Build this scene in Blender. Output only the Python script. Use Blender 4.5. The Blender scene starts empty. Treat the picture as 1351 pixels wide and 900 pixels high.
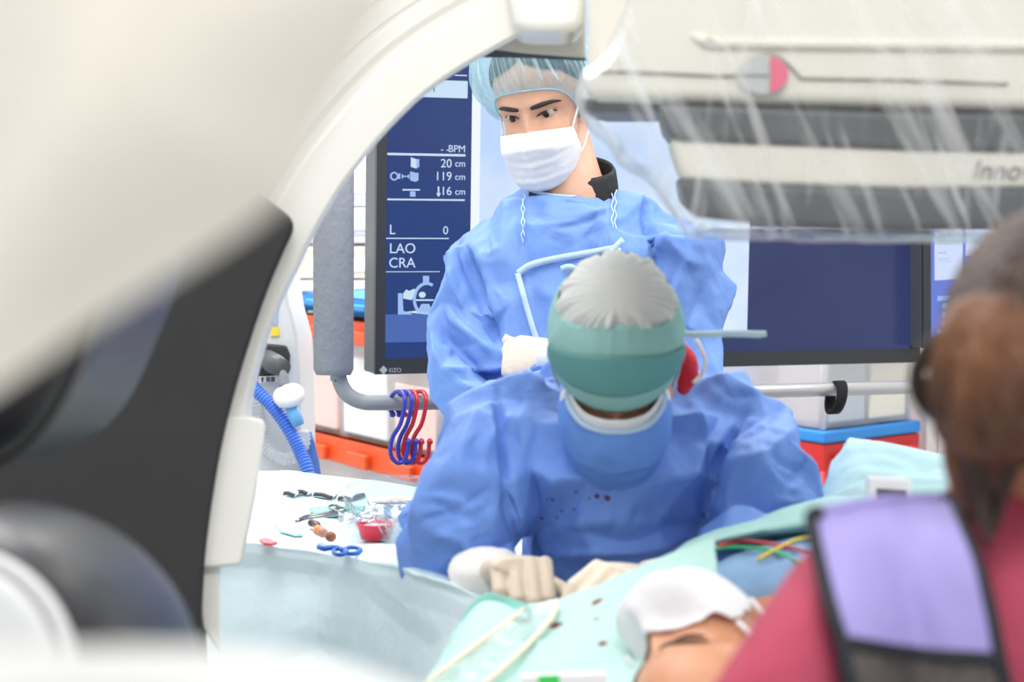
import bpy, bmesh, math, random
import numpy as np
from mathutils import Vector, Matrix

random.seed(7)
rng = np.random.default_rng(11)
SC = bpy.context.scene
COL = SC.collection
PI = math.pi
# ---------------------------------------------------------------- camera frame
W_IMG, H_IMG = 1351, 900
FPX = 70.0 / 36.0 * W_IMG
PITCH = math.radians(5)
EYE = np.array([0.0, 0.0, 1.53])
FWD = np.array([0, math.cos(PITCH), -math.sin(PITCH)])
RGT = np.array([1.0, 0, 0])
UPV = np.array([0, math.sin(PITCH), math.cos(PITCH)])


def P(x, y, d):
    """point of the place seen at photo position (x, y), d metres in front of the lens"""
    return EYE + d * (FWD + (x - 675.5) / FPX * RGT - (y - 450) / FPX * UPV)


def Pz(x, y, z):
    r = FWD + (x - 675.5) / FPX * RGT - (y - 450) / FPX * UPV
    return EYE + r * ((z - EYE[2]) / r[2])


def proj(V):
    V = np.asarray(V) - EYE
    d = V @ FWD
    return np.stack([675.5 + FPX * (V @ RGT) / d, 450 - FPX * (V @ UPV) / d, d], 1)


def nrm(v):
    v = np.asarray(v, float)
    return v / (np.linalg.norm(v, axis=-1, keepdims=True) + 1e-12)


# ---------------------------------------------------------------- objects
ORG = {}


def thing(name, loc, label, cat, group=None):
    o = bpy.data.objects.new(name, None)
    COL.objects.link(o)
    o.empty_display_size = 0.05
    o.location = [float(c) for c in loc]
    ORG[o] = np.array(loc, float)
    o['label'] = label
    o['category'] = cat
    if group:
        o['group'] = group
    return o


def ob(name, geo, m, parent=None, smooth=True, label=None, cat=None, group=None, kind=None, sharp=None):
    """link one mesh object; geo = (verts, faces) in world space"""
    V, F = geo
    V = np.asarray(V, float)
    if parent is not None:
        org = ORG[parent]
    else:
        lo, hi = V.min(0), V.max(0)
        org = np.array([(lo[0] + hi[0]) / 2, (lo[1] + hi[1]) / 2, lo[2]])
    me = bpy.data.meshes.new(name)
    me.from_pydata((V - org).tolist(), [], [tuple(int(i) for i in f) for f in F])
    me.update()
    if smooth:
        me.polygons.foreach_set('use_smooth', [True] * len(me.polygons))
        if sharp:
            me.set_sharp_from_angle(angle=math.radians(sharp))
    if m is not None:
        me.materials.append(m)
    o = bpy.data.objects.new(name, me)
    COL.objects.link(o)
    ORG[o] = org
    if parent is not None:
        o.parent = parent
    else:
        o.location = org.tolist()
    if label:
        o['label'] = label
    if cat:
        o['category'] = cat
    if group:
        o['group'] = group
    if kind:
        o['kind'] = kind
    return o


def mod_bevel(o, w, seg=3, ang=40):
    b = o.modifiers.new('bevel', 'BEVEL')
    b.width = w
    b.segments = seg
    b.limit_method = 'ANGLE'
    b.angle_limit = math.radians(ang)
    b.harden_normals = False
    return o


def mod_sub(o, n=1):
    b = o.modifiers.new('subdivision', 'SUBSURF')
    b.levels = n
    b.render_levels = n
    return o


# ---------------------------------------------------------------- geometry
def join(*geos):
    V, F, k = [], [], 0
    for v, f in geos:
        v = np.asarray(v, float)
        V.append(v)
        F += [tuple(int(i) + k for i in q) for q in f]
        k += len(v)
    return np.concatenate(V), F


def xf(geo, M=None, t=None):
    V = np.asarray(geo[0], float)
    if M is not None:
        V = V @ np.asarray(M, float).T
    if t is not None:
        V = V + np.asarray(t, float)
    return V, geo[1]


def cat_path(pts, k=6):
    """Catmull-Rom resample of rows (any number of columns)"""
    p = np.asarray(pts, float)
    if len(p) < 3:
        t = np.linspace(0, 1, k + 1)[:, None]
        return p[0] * (1 - t) + p[1] * t
    q = np.vstack([2 * p[0] - p[1], p, 2 * p[-1] - p[-2]])
    out = []
    for i in range(1, len(q) - 2):
        a, b, c, d = q[i - 1], q[i], q[i + 1], q[i + 2]
        for j in range(k):
            t = j / k
            out.append(0.5 * (2 * b + (c - a) * t + (2 * a - 5 * b + 4 * c - d) * t * t + (3 * b - a - 3 * c + d) * t ** 3))
    out.append(p[-1])
    return np.array(out)


def loft(rings, cap=True, closed=True):
    n = len(rings[0])
    V = np.concatenate([np.asarray(r, float) for r in rings])
    F = []
    m = n if closed else n - 1
    for i in range(len(rings) - 1):
        for j in range(m):
            a, b = i * n + j, i * n + (j + 1) % n
            F.append((a, b, b + n, a + n))
    if cap and closed:
        c0, c1 = len(V), len(V) + 1
        V = np.vstack([V, np.mean(rings[0], 0), np.mean(rings[-1], 0)])
        o = (len(rings) - 1) * n
        for j in range(n):
            F.append((c0, (j + 1) % n, j))
            F.append((c1, o + j, o + (j + 1) % n))
    return V, F


def frames(pts, up=None):
    p = np.asarray(pts, float)
    t = np.gradient(p, axis=0)
    t = nrm(t)
    u = np.array(up if up is not None else ([0, 0, 1] if abs(t[0][2]) < 0.9 else [0, 1, 0]), float)
    A, B = [], []
    a = None
    for i in range(len(p)):
        ref = u if a is None or up is not None else a
        a = ref - t[i] * (ref @ t[i])
        a = nrm(a)
        A.append(a)
        B.append(np.cross(t[i], a))
    return t, np.array(A), np.array(B)


def tube(pts, rad, n=12, cap=True, k=0, up=None, flat=1.0, round_ends=False):
    """swept tube; rad scalar or one per point; flat scales the second axis"""
    p = np.asarray(pts, float)
    r = np.ones(len(p)) * rad if np.isscalar(rad) else np.asarray(rad, float)
    if k:
        q = cat_path(np.column_stack([p, r]), k)
        p, r = q[:, :3], q[:, 3]
    if round_ends:
        t0, t1 = nrm(p[0] - p[1]), nrm(p[-1] - p[-2])
        a = [(p[0] + t0 * r[0] * s, r[0] * c) for s, c in ((0.95, .3), (.8, .6), (.5, .87))]
        b = [(p[-1] + t1 * r[-1] * s, r[-1] * c) for s, c in ((.5, .87), (.8, .6), (0.95, .3))]
        p = np.vstack([[q[0] for q in a], p, [q[0] for q in b]])
        r = np.concatenate([[q[1] for q in a], r, [q[1] for q in b]])
    t, A, B = frames(p, up)
    th = np.linspace(0, 2 * PI, n, endpoint=False)
    rings = [p[i] + r[i] * (np.cos(th)[:, None] * A[i] * flat + np.sin(th)[:, None] * B[i]) for i in range(len(p))]
    return loft(rings, cap)


def oval(c, a, b, n=40, e=2.0):
    """superellipse ring: centre c, half-axis vectors a and b"""
    th = np.linspace(0, 2 * PI, n, endpoint=False)
    co, si = np.cos(th), np.sin(th)
    x = np.sign(co) * np.abs(co) ** (2 / e)
    y = np.sign(si) * np.abs(si) ** (2 / e)
    return np.asarray(c) + x[:, None] * np.asarray(a) + y[:, None] * np.asarray(b)


def ringpx(xl, xr, y, d, th, n=40, e=2.3):
    c = P((xl + xr) / 2, y, d)
    return oval(c, RGT * (xr - xl) / 2 * d / FPX, FWD * th / 2, n, e)


def box(c, s, R=None):
    s = np.asarray(s, float) / 2
    V = np.array([[x, y, z] for x in (-1, 1) for y in (-1, 1) for z in (-1, 1)], float) * s
    if R is not None:
        V = V @ np.asarray(R).T
    return V + np.asarray(c, float), [(0, 1, 3, 2), (4, 6, 7, 5), (0, 4, 5, 1), (2, 3, 7, 6), (0, 2, 6, 4), (1, 5, 7, 3)]


def prism(poly, vec):
    """polygon (n,3) pushed along vec"""
    p = np.asarray(poly, float)
    n = len(p)
    V = np.vstack([p, p + np.asarray(vec, float)])
    F = [tuple(range(n)), tuple(range(2 * n - 1, n - 1, -1))]
    F += [(i, i + n, (i + 1) % n + n, (i + 1) % n) for i in range(n)]
    return V, F


def prism_px(poly, d0, d1, face=None):
    """outline at depth d0 pushed back to d1, the block turned to face the lens at photo point face"""
    v = FWD if face is None else nrm(P(face[0], face[1], 1) - EYE)
    return prism([P(x, y, d0) for x, y in poly], v * (d1 - d0))


def lathe(c, axis, prof, n=32, up=None):
    """prof rows (height along axis, radius)"""
    axis = nrm(axis)
    u = np.array([0, 0, 1.0]) if abs(axis[2]) < .9 else np.array([1.0, 0, 0])
    a = nrm(np.cross(axis, u))
    b = np.cross(axis, a)
    return loft([oval(np.asarray(c) + axis * h, a * max(r, 1e-4), b * max(r, 1e-4), n) for h, r in prof])


def sheet(ctrl, nu, nv):
    """smooth surface through a grid of control points [rows][cols][3]; nu, nv steps per cell"""
    g = np.asarray(ctrl, float)
    g = np.array([cat_path(r, nv) for r in g])
    g = np.array([cat_path(g[:, j], nu) for j in range(g.shape[1])]).transpose(1, 0, 2)
    R, Cc = g.shape[:2]
    F = [(i * Cc + j, i * Cc + j + 1, (i + 1) * Cc + j + 1, (i + 1) * Cc + j) for i in range(R - 1) for j in range(Cc - 1)]
    return g.reshape(-1, 3), F


def vnormals(V, F):
    V = np.asarray(V, float)
    N = np.zeros_like(V)
    q = [f for f in F if len(f) == 4]
    t = [f for f in F if len(f) == 3]
    for arr in (np.array(q, int).reshape(-1, 4), np.array(t, int).reshape(-1, 3)):
        if not len(arr):
            continue
        n = np.cross(V[arr[:, 2]] - V[arr[:, 0]], V[arr[:, -1]] - V[arr[:, 1]]) if arr.shape[1] == 4 else np.cross(V[arr[:, 1]] - V[arr[:, 0]], V[arr[:, 2]] - V[arr[:, 0]])
        for k in range(arr.shape[1]):
            for c in range(3):
                N[:, c] += np.bincount(arr[:, k], n[:, c], len(V))
    return nrm(N)


def edges_of(F):
    s = set()
    for f in F:
        for a, b in zip(f, tuple(f[1:]) + (f[0],)):
            s.add((a, b) if a < b else (b, a))
    return np.array(sorted(s), int)


def thicken(geo, t):
    V, F = np.asarray(geo[0], float), geo[1]
    N = vnormals(V, F)
    n = len(V)
    cnt = {}
    for f in F:
        for a, b in zip(f, tuple(f[1:]) + (f[0],)):
            k = (a, b) if a < b else (b, a)
            cnt.setdefault(k, []).append((a, b))
    F2 = [tuple(f) for f in F] + [tuple(i + n for i in reversed(f)) for f in F]
    for k, l in cnt.items():
        if len(l) == 1:
            a, b = l[0]
            F2.append((b, a, a + n, b + n))
    return np.vstack([V, V - N * t]), F2


def lap_smooth(V, E, it, lam=0.5, fixed=None):
    n = len(V)
    deg = np.bincount(E[:, 0], minlength=n) + np.bincount(E[:, 1], minlength=n)
    deg = np.maximum(deg, 1)[:, None]
    for _ in range(it):
        S = np.stack([np.bincount(E[:, 0], V[E[:, 1], c], n) + np.bincount(E[:, 1], V[E[:, 0], c], n) for c in range(3)], 1) / deg
        D = (S - V) * lam
        if fixed is not None:
            D[fixed] = 0
        V = V + D
    return V


def fuse(parts, voxel, smooth=4):
    """one continuous closed surface out of overlapping closed shapes"""
    V, F = join(*parts)
    me = bpy.data.meshes.new('tmp')
    me.from_pydata(V.tolist(), [], F)
    o = bpy.data.objects.new('tmp', me)
    COL.objects.link(o)
    bm = bmesh.new()
    bm.from_mesh(me)
    bmesh.ops.recalc_face_normals(bm, faces=bm.faces)
    bm.to_mesh(me)
    bm.free()
    m = o.modifiers.new('r', 'REMESH')
    m.mode = 'VOXEL'
    m.voxel_size = voxel
    ev = o.evaluated_get(bpy.context.evaluated_depsgraph_get())
    m2 = ev.to_mesh()
    V = np.empty(len(m2.vertices) * 3)
    m2.vertices.foreach_get('co', V)
    V = V.reshape(-1, 3)
    F = [tuple(p.vertices) for p in m2.polygons]
    ev.to_mesh_clear()
    bpy.data.objects.remove(o)
    bpy.data.meshes.remove(me)
    if smooth:
        V = lap_smooth(V, edges_of(F), smooth)
    return V, F


def facet(geo, nfaces, levels=2, smooth=3):
    """break a soft surface into flat panels that meet in creases, as stiff cloth does"""
    V, F = geo
    me = bpy.data.meshes.new('tmp')
    me.from_pydata(np.asarray(V).tolist(), [], F)
    o = bpy.data.objects.new('tmp', me)
    COL.objects.link(o)
    m = o.modifiers.new('d', 'DECIMATE')
    m.ratio = min(1, nfaces / (2.0 * len(F)))
    s = o.modifiers.new('s', 'SUBSURF')
    s.subdivision_type = 'SIMPLE'
    s.levels = levels
    ev = o.evaluated_get(bpy.context.evaluated_depsgraph_get())
    m2 = ev.to_mesh()
    V = np.empty(len(m2.vertices) * 3)
    m2.vertices.foreach_get('co', V)
    V = V.reshape(-1, 3)
    F = [tuple(p.vertices) for p in m2.polygons]
    ev.to_mesh_clear()
    bpy.data.objects.remove(o)
    bpy.data.meshes.remove(me)
    return lap_smooth(V, edges_of(F), smooth, .5), F


# value noise in numpy ------------------------------------------------------
_perm = rng.permutation(4096)
_val = rng.uniform(-1, 1, 4096)


def vnoise(p):
    p = np.asarray(p, float)
    i = np.floor(p).astype(int)
    f = p - i
    f = f * f * f * (f * (f * 6 - 15) + 10)
    r = np.zeros(len(p))
    for dx in (0, 1):
        for dy in (0, 1):
            for dz in (0, 1):
                h = _val[_perm[(_perm[(_perm[(i[:, 0] + dx) & 4095] + i[:, 1] + dy) & 4095] + i[:, 2] + dz) & 4095]]
                r += h * np.where(dx, f[:, 0], 1 - f[:, 0]) * np.where(dy, f[:, 1], 1 - f[:, 1]) * np.where(dz, f[:, 2], 1 - f[:, 2])
    return r


def fbm(p, o=3):
    p = np.asarray(p, float)
    return sum(vnoise(p * 2 ** k + 17.3 * k) / 2 ** k for k in range(o))


def crumple(p, n=2):
    """sharp-edged facets like a stiff crumpled sheet"""
    p = np.asarray(p, float)
    r = np.zeros(len(p))
    for k in range(n):
        r += (1 - 2 * np.abs(vnoise(p * 1.9 ** k + 31.7 * k + 5))) / 1.9 ** k
    return r


def seg_dist(q, a, b):
    a, b = np.asarray(a, float), np.asarray(b, float)
    ab = b - a
    t = np.clip(((q - a) @ ab) / (ab @ ab + 1e-9), 0, 1)
    return np.linalg.norm(q - a - t[:, None] * ab, axis=1), t


def folds(V, F, strokes, face=0.05):
    """press ridges (+) and valleys (-) into a surface: (points seen in the photo, width, height in m)"""
    N = vnormals(V, F)
    q = proj(V)
    view = nrm(EYE - V)
    w = np.clip(((N * view).sum(1) - face) / 0.3, 0, 1)
    D = np.zeros(len(V))
    for pts, wid, amp in strokes:
        pts = np.asarray(pts, float)
        if len(pts) > 2:
            pts = cat_path(pts, 4)
        best = np.full(len(V), 1e9)
        taper = np.ones(len(V))
        L = len(pts) - 1
        for i in range(L):
            d, t = seg_dist(q[:, :2], pts[i], pts[i + 1])
            m = d < best
            best = np.where(m, d, best)
            taper = np.where(m, (i + t) / L, taper)
        tp = np.clip(np.minimum(taper, 1 - taper) * 5, 0.15, 1)
        D += amp * np.exp(-np.abs(best / wid) ** 1.5) * tp
    return V + N * (D * w)[:, None]


def cloth(geo, excess=1.05, steps=60, inner=6, grav=0.0006, seed=0, maxd=0.03, mind=-0.004, pin=None, bend=0.12, nscale=14, namp=0.006):
    """let a slightly too large garment buckle and sag over the body it was cut for"""
    V0, F = np.asarray(geo[0], float), geo[1]
    n = len(V0)
    N0 = vnormals(V0, F)
    E = edges_of(F)
    fq = np.array([f for f in F if len(f) == 4], int)
    if len(fq):
        E2 = np.vstack([E, fq[:, [0, 2]], fq[:, [1, 3]]])
    else:
        E2 = E
    rest = np.linalg.norm(V0[E2[:, 0]] - V0[E2[:, 1]], axis=1) * excess
    deg = np.bincount(E2[:, 0], minlength=n) + np.bincount(E2[:, 1], minlength=n)
    deg = np.maximum(deg, 1)[:, None]
    x = V0 + N0 * (namp * crumple(V0 * nscale + seed * 9.1, 2) - namp * .5)[:, None]
    v = np.zeros_like(x)
    for s in range(steps):
        v *= 0.86
        v[:, 2] -= grav
        xo = x
        x = x + v
        for _ in range(inner):
            a, b = E2[:, 0], E2[:, 1]
            d = x[b] - x[a]
            l = np.linalg.norm(d, axis=1) + 1e-9
            c = (0.5 * (l - rest) / l)[:, None] * d
            S = np.stack([np.bincount(a, c[:, k], n) - np.bincount(b, c[:, k], n) for k in range(3)], 1)
            x = x + S / deg * 1.6
            h = ((x - V0) * N0).sum(1)
            hc = np.clip(h, mind, maxd)
            x = x + N0 * (hc - h)[:, None]
            if pin is not None:
                x[pin] = V0[pin]
        x = lap_smooth(x, E, 1, bend)
        v = x - xo
    x = lap_smooth(x, E, 1, 0.3)
    return x, F


# ---------------------------------------------------------------- materials
def lin(c):
    return tuple(((v / 255) / 12.92 if v / 255 <= 0.04045 else ((v / 255 + 0.055) / 1.055) ** 2.4) for v in c) + (1.0,)


MATS = {}


def mat(name, rgb, rough=0.5, metal=0.0, bump=None, var=None, trans=0.0, sss=0.0, sheen=0.0, spec=0.5, emit=None, coat=0.0, ior=1.45, alpha=1.0):
    """rgb in 0-255; bump=(scale, strength[, (sx,sy,sz)]); var=(scale, rgb2)"""
    if name in MATS:
        return MATS[name]
    m = bpy.data.materials.new(name)
    m.use_nodes = True
    nt = m.node_tree
    b = nt.nodes['Principled BSDF']
    b.inputs['Base Color'].default_value = lin(rgb)
    b.inputs['Roughness'].default_value = rough
    b.inputs['Metallic'].default_value = metal
    b.inputs['Specular IOR Level'].default_value = spec
    b.inputs['IOR'].default_value = ior
    if alpha < 1:
        b.inputs['Alpha'].default_value = alpha
    if trans:
        b.inputs['Transmission Weight'].default_value = trans
    if sss:
        b.inputs['Subsurface Weight'].default_value = sss
        b.inputs['Subsurface Radius'].default_value = (0.012, 0.005, 0.003)
        b.inputs['Subsurface Scale'].default_value = 1.0
    if sheen:
        b.inputs['Sheen Weight'].default_value = sheen
    if coat:
        b.inputs['Coat Weight'].default_value = coat
    if emit:
        b.inputs['Emission Color'].default_value = lin(emit[0])
        b.inputs['Emission Strength'].default_value = emit[1]
    if bump or var:
        tc = nt.nodes.new('ShaderNodeTexCoord')
    if bump:
        mp = nt.nodes.new('ShaderNodeMapping')
        mp.inputs['Scale'].default_value = bump[2] if len(bump) > 2 else (1, 1, 1)
        nz = nt.nodes.new('ShaderNodeTexNoise')
        nz.inputs['Scale'].default_value = bump[0]
        nz.inputs['Detail'].default_value = 4
        bp = nt.nodes.new('ShaderNodeBump')
        bp.inputs['Strength'].default_value = bump[1]
        bp.inputs['Distance'].default_value = 0.01
        nt.links.new(tc.outputs['Object'], mp.inputs['Vector'])
        nt.links.new(mp.outputs['Vector'], nz.inputs['Vector'])
        nt.links.new(nz.outputs['Fac'], bp.inputs['Height'])
        nt.links.new(bp.outputs['Normal'], b.inputs['Normal'])
    if var:
        nz = nt.nodes.new('ShaderNodeTexNoise')
        nz.inputs['Scale'].default_value = var[0]
        nz.inputs['Detail'].default_value = 5
        cr = nt.nodes.new('ShaderNodeValToRGB')
        cr.color_ramp.elements[0].color = lin(rgb)
        cr.color_ramp.elements[1].color = lin(var[1])
        cr.color_ramp.elements[0].position = 0.35
        cr.color_ramp.elements[1].position = 0.7
        nt.links.new(tc.outputs['Object'], nz.inputs['Vector'])
        nt.links.new(nz.outputs['Fac'], cr.inputs['Fac'])
        nt.links.new(cr.outputs['Color'], b.inputs['Base Color'])
    MATS[name] = m
    return m


def cloth_mat(name, rgb, thin=0.25, rough=0.75, bump=(60, 0.25), rgb2=None, var=9):
    """nonwoven cloth: diffuse plus some light let through"""
    if name in MATS:
        return MATS[name]
    m = mat(name, rgb, rough, bump=bump, var=(var, rgb2) if rgb2 else None, spec=0.3)
    nt = m.node_tree
    b = nt.nodes['Principled BSDF']
    t = nt.nodes.new('ShaderNodeBsdfTranslucent')
    t.inputs['Color'].default_value = lin(rgb)
    mx = nt.nodes.new('ShaderNodeMixShader')
    mx.inputs[0].default_value = thin
    out = [n for n in nt.nodes if n.type == 'OUTPUT_MATERIAL'][0]
    nt.links.new(b.outputs[0], mx.inputs[1])
    nt.links.new(t.outputs[0], mx.inputs[2])
    nt.links.new(mx.outputs[0], out.inputs['Surface'])
    return m


FILM_HAZE = {}


def film_mat(name, tint=(250, 252, 252), haze=0.08, gloss=0.25, rough=0.12, bump=None, body=(245, 247, 248)):
    """clear thin plastic"""
    if name in MATS:
        return MATS[name]
    m = bpy.data.materials.new(name)
    m.use_nodes = True
    nt = m.node_tree
    nt.nodes.clear()
    out = nt.nodes.new('ShaderNodeOutputMaterial')
    tr = nt.nodes.new('ShaderNodeBsdfTransparent')
    tr.inputs['Color'].default_value = lin(tint)
    d0 = nt.nodes.new('ShaderNodeBsdfDiffuse')
    d0.inputs['Color'].default_value = lin(body)
    d1 = nt.nodes.new('ShaderNodeBsdfTranslucent')
    d1.inputs['Color'].default_value = lin(body)
    df = nt.nodes.new('ShaderNodeMixShader')
    df.inputs[0].default_value = .45
    nt.links.new(d0.outputs[0], df.inputs[1])
    nt.links.new(d1.outputs[0], df.inputs[2])
    gl = nt.nodes.new('ShaderNodeBsdfGlossy')
    gl.inputs['Roughness'].default_value = rough
    lw = nt.nodes.new('ShaderNodeLayerWeight')
    lw.inputs['Blend'].default_value = gloss
    m1 = nt.nodes.new('ShaderNodeMixShader')
    m1.inputs[0].default_value = haze
    FILM_HAZE[name] = m1
    m2 = nt.nodes.new('ShaderNodeMixShader')
    nt.links.new(tr.outputs[0], m1.inputs[1])
    nt.links.new(df.outputs[0], m1.inputs[2])
    hf = nt.nodes.new('ShaderNodeMath')
    hf.operation = 'MULTIPLY'
    hf.inputs[1].default_value = .5
    nt.links.new(lw.outputs['Fresnel'], hf.inputs[0])
    nt.links.new(hf.outputs[0], m2.inputs[0])
    nt.links.new(m1.outputs[0], m2.inputs[1])
    nt.links.new(gl.outputs[0], m2.inputs[2])
    nt.links.new(m2.outputs[0], out.inputs['Surface'])
    if bump:
        tc = nt.nodes.new('ShaderNodeTexCoord')
        mp = nt.nodes.new('ShaderNodeMapping')
        mp.inputs['Scale'].default_value = bump[2]
        if len(bump) > 3:
            mp.inputs['Rotation'].default_value = bump[3]
        nz = nt.nodes.new('ShaderNodeTexNoise')
        nz.inputs['Scale'].default_value = bump[0]
        nz.inputs['Detail'].default_value = 3
        bp = nt.nodes.new('ShaderNodeBump')
        bp.inputs['Strength'].default_value = bump[1]
        bp.inputs['Distance'].default_value = 0.02
        nt.links.new(tc.outputs['Object'], mp.inputs['Vector'])
        nt.links.new(mp.outputs['Vector'], nz.inputs['Vector'])
        nt.links.new(nz.outputs['Fac'], bp.inputs['Height'])
        nt.links.new(bp.outputs['Normal'], gl.inputs['Normal'])
        nt.links.new(bp.outputs['Normal'], lw.inputs['Normal'])
    MATS[name] = m
    return m


def text_geo(body, size, origin, ux, uy, un, depth=0.0006, shear=0.0, align='LEFT'):
    cu = bpy.data.curves.new('t', 'FONT')
    cu.body = body
    cu.size = size
    cu.shear = shear
    cu.align_x = align
    cu.extrude = depth / 2
    o = bpy.data.objects.new('t', cu)
    COL.objects.link(o)
    ev = o.evaluated_get(bpy.context.evaluated_depsgraph_get())
    me = ev.to_mesh()
    V = np.array([v.co[:] for v in me.vertices])
    F = [tuple(p.vertices) for p in me.polygons]
    ev.to_mesh_clear()
    bpy.data.objects.remove(o)
    bpy.data.curves.remove(cu)
    V = np.asarray(origin) + V[:, :1] * ux + V[:, 1:2] * uy + V[:, 2:3] * un
    return V, F
# ================================================================ camera, light
cam = bpy.data.cameras.new('camera')
cam.lens = 70
cam.sensor_width = 36
cam.clip_start = 0.02
cam.dof.use_dof = True
cam.dof.focus_distance = 3.45
cam.dof.aperture_fstop = 4.5
co = bpy.data.objects.new('camera', cam)
COL.objects.link(co)
co.location = EYE.tolist()
co.rotation_euler = (PI / 2 - PITCH, 0, 0)
SC.camera = co
SC.view_settings.view_transform = 'Standard'
SC.view_settings.look = 'None'
SC.view_settings.gamma = 1
SC.view_settings.use_curve_mapping = False
SC.view_settings.exposure = 0.0
SC.cycles.use_denoising = True
SC.cycles.max_bounces = 8
SC.cycles.transparent_max_bounces = 16

wd = bpy.data.worlds.new('World')
SC.world = wd
wd.use_nodes = True
nt = wd.node_tree
bg = nt.nodes['Background']
tc = nt.nodes.new('ShaderNodeTexCoord')
sp = nt.nodes.new('ShaderNodeSeparateXYZ')
cr = nt.nodes.new('ShaderNodeValToRGB')
mr = nt.nodes.new('ShaderNodeMapRange')
mr.inputs['From Min'].default_value = -1
nt.links.new(tc.outputs['Generated'], sp.inputs[0])
nt.links.new(sp.outputs['Z'], mr.inputs['Value'])
nt.links.new(mr.outputs[0], cr.inputs['Fac'])
el = cr.color_ramp.elements
el[0].position = 0.35
el[0].color = (0.62, 0.63, 0.64, 1)
el[1].position = 0.9
el[1].color = (1.0, 1.0, 1.0, 1)
e = el.new(0.55)
e.color = (1.0, 1.0, 1.0, 1)
nt.links.new(cr.outputs[0], bg.inputs['Color'])
bg.inputs['Strength'].default_value = 1.0


def area(name, loc, target, sx, sy, power, col=(1, 1, 1)):
    l = bpy.data.lights.new(name, 'AREA')
    l.shape = 'RECTANGLE'
    l.size, l.size_y = sx, sy
    l.energy = power
    l.color = col
    o = bpy.data.objects.new(name, l)
    COL.objects.link(o)
    o.location = loc
    o.rotation_euler = (Vector(target) - Vector(loc)).to_track_quat('-Z', 'Y').to_euler()
    return o


area('ceiling_panel_light', (-0.5, 2.6, 3.0), (-0.5, 2.6, 0), 1.2, 1.2, 32)
area('ceiling_panel_light.001', (1.3, 3.2, 3.0), (0.6, 3.0, 0.8), 1.2, 0.6, 28)
area('ceiling_panel_light.002', (-0.9, 4.4, 3.0), (-0.7, 4.6, 0.8), 1.2, 0.6, 40)
area('background_fill_light', (0.0, 5.4, 3.0), (0.0, 5.6, 0.6), 3.0, 1.0, 120)  # fill light added to brighten the background
area('ceiling_panel_light.003', (0.3, 0.4, 3.0), (0.3, 1.6, 0.8), 1.2, 0.6, 26)

# ================================================================ setting
WALL = mat('wall paint', (238, 239, 240), 0.8)
FLOOR = mat('floor vinyl', (176, 182, 184), 0.45, var=(3, (168, 174, 178)))
ob('floor', (np.array([[-4, -1.5, 0], [4, -1.5, 0], [4, 6.4, 0], [-4, 6.4, 0]]), [(0, 1, 2, 3)]), FLOOR, smooth=False, kind='structure')
ob('wall_back', box((0, 6.45, 1.5), (8, .1, 3.0)), WALL, smooth=False, kind='structure')
ob('wall_left', box((-4.05, 2.45, 1.5), (.1, 8.1, 3.0)), WALL, smooth=False, kind='structure')
ob('wall_right', box((4.05, 2.45, 1.5), (.1, 8.1, 3.0)), WALL, smooth=False, kind='structure')
ob('baseboard_back', box((0, 6.385, .05), (8, .02, .1)), mat('baseboard', (150, 155, 158), .6), smooth=False, kind='structure')

# ================================================================ large monitor
BEZ = mat('monitor bezel', (52, 54, 56), 0.45)
BEZS = mat('monitor side', (88, 90, 94), 0.4)


def screen_mat(name, c, s, var=None):
    m = mat(name, (8, 9, 12), 0.25, emit=(c, s), spec=0.4)
    if var:
        nt = m.node_tree
        b = nt.nodes['Principled BSDF']
        tc = nt.nodes.new('ShaderNodeTexCoord')
        nz = nt.nodes.new('ShaderNodeTexNoise')
        nz.inputs['Scale'].default_value = var[0]
        nz.inputs['Detail'].default_value = 4
        cr = nt.nodes.new('ShaderNodeValToRGB')
        cr.color_ramp.elements[0].position = .35
        cr.color_ramp.elements[1].position = .65
        cr.color_ramp.elements[0].color = lin(c)
        cr.color_ramp.elements[1].color = lin(var[1])
        nt.links.new(tc.outputs['Object'], nz.inputs['Vector'])
        nt.links.new(nz.outputs['Fac'], cr.inputs['Fac'])
        nt.links.new(cr.outputs['Color'], b.inputs['Emission Color'])
    return m


NAVY = screen_mat('screen navy', (46, 70, 130), 0.85)
NAVYR = screen_mat('screen dark', (52, 62, 110), 0.8, var=(2.5, (60, 72, 122)))
NAVY2 = screen_mat('screen lighter band', (80, 108, 180), 0.95)
XRAY = screen_mat('screen x-ray image', (224, 238, 255), 1.0, var=(5, (190, 214, 252)))
XRAY2 = screen_mat('screen x-ray bright edge', (238, 248, 255), 1.0)
SWHT = screen_mat('screen white', (200, 225, 245), 1.0)
SLBL = screen_mat('screen light blue', (160, 190, 240), 1.0)


class Plane:
    def __init__(s, a, b):
        s.o = a
        s.x = nrm(b - a)
        z = np.array([0, 0, 1.0])
        s.y = nrm(z - s.x * (z @ s.x))
        s.n = np.cross(s.x, s.y)
        s.len = np.linalg.norm(b - a)

    def at(s, u, v, w=0):
        return s.o + s.x * u + s.y * v + s.n * w

    def px(s, x, y):
        r = FWD + (x - 675.5) / FPX * RGT - (y - 450) / FPX * UPV
        t = ((s.o - EYE) @ s.n) / (r @ s.n)
        q = EYE + r * t - s.o
        return q @ s.x, q @ s.y

    def rect(s, u0, v0, u1, v1, w0, w1):
        return prism([s.at(u0, v0, w1), s.at(u1, v0, w1), s.at(u1, v1, w1), s.at(u0, v1, w1)], -s.n * (w1 - w0))

    def rpx(s, x0, y0, x1, y1, w0, w1):
        """rectangle whose corners are seen at (x0,y1) lower left and (x1,y0) upper right"""
        u0, v0 = s.px(x0, y1)
        u1, v1 = s.px(x1, y0)
        return s.rect(u0, v0, u1, v1, w0, w1)


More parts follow.
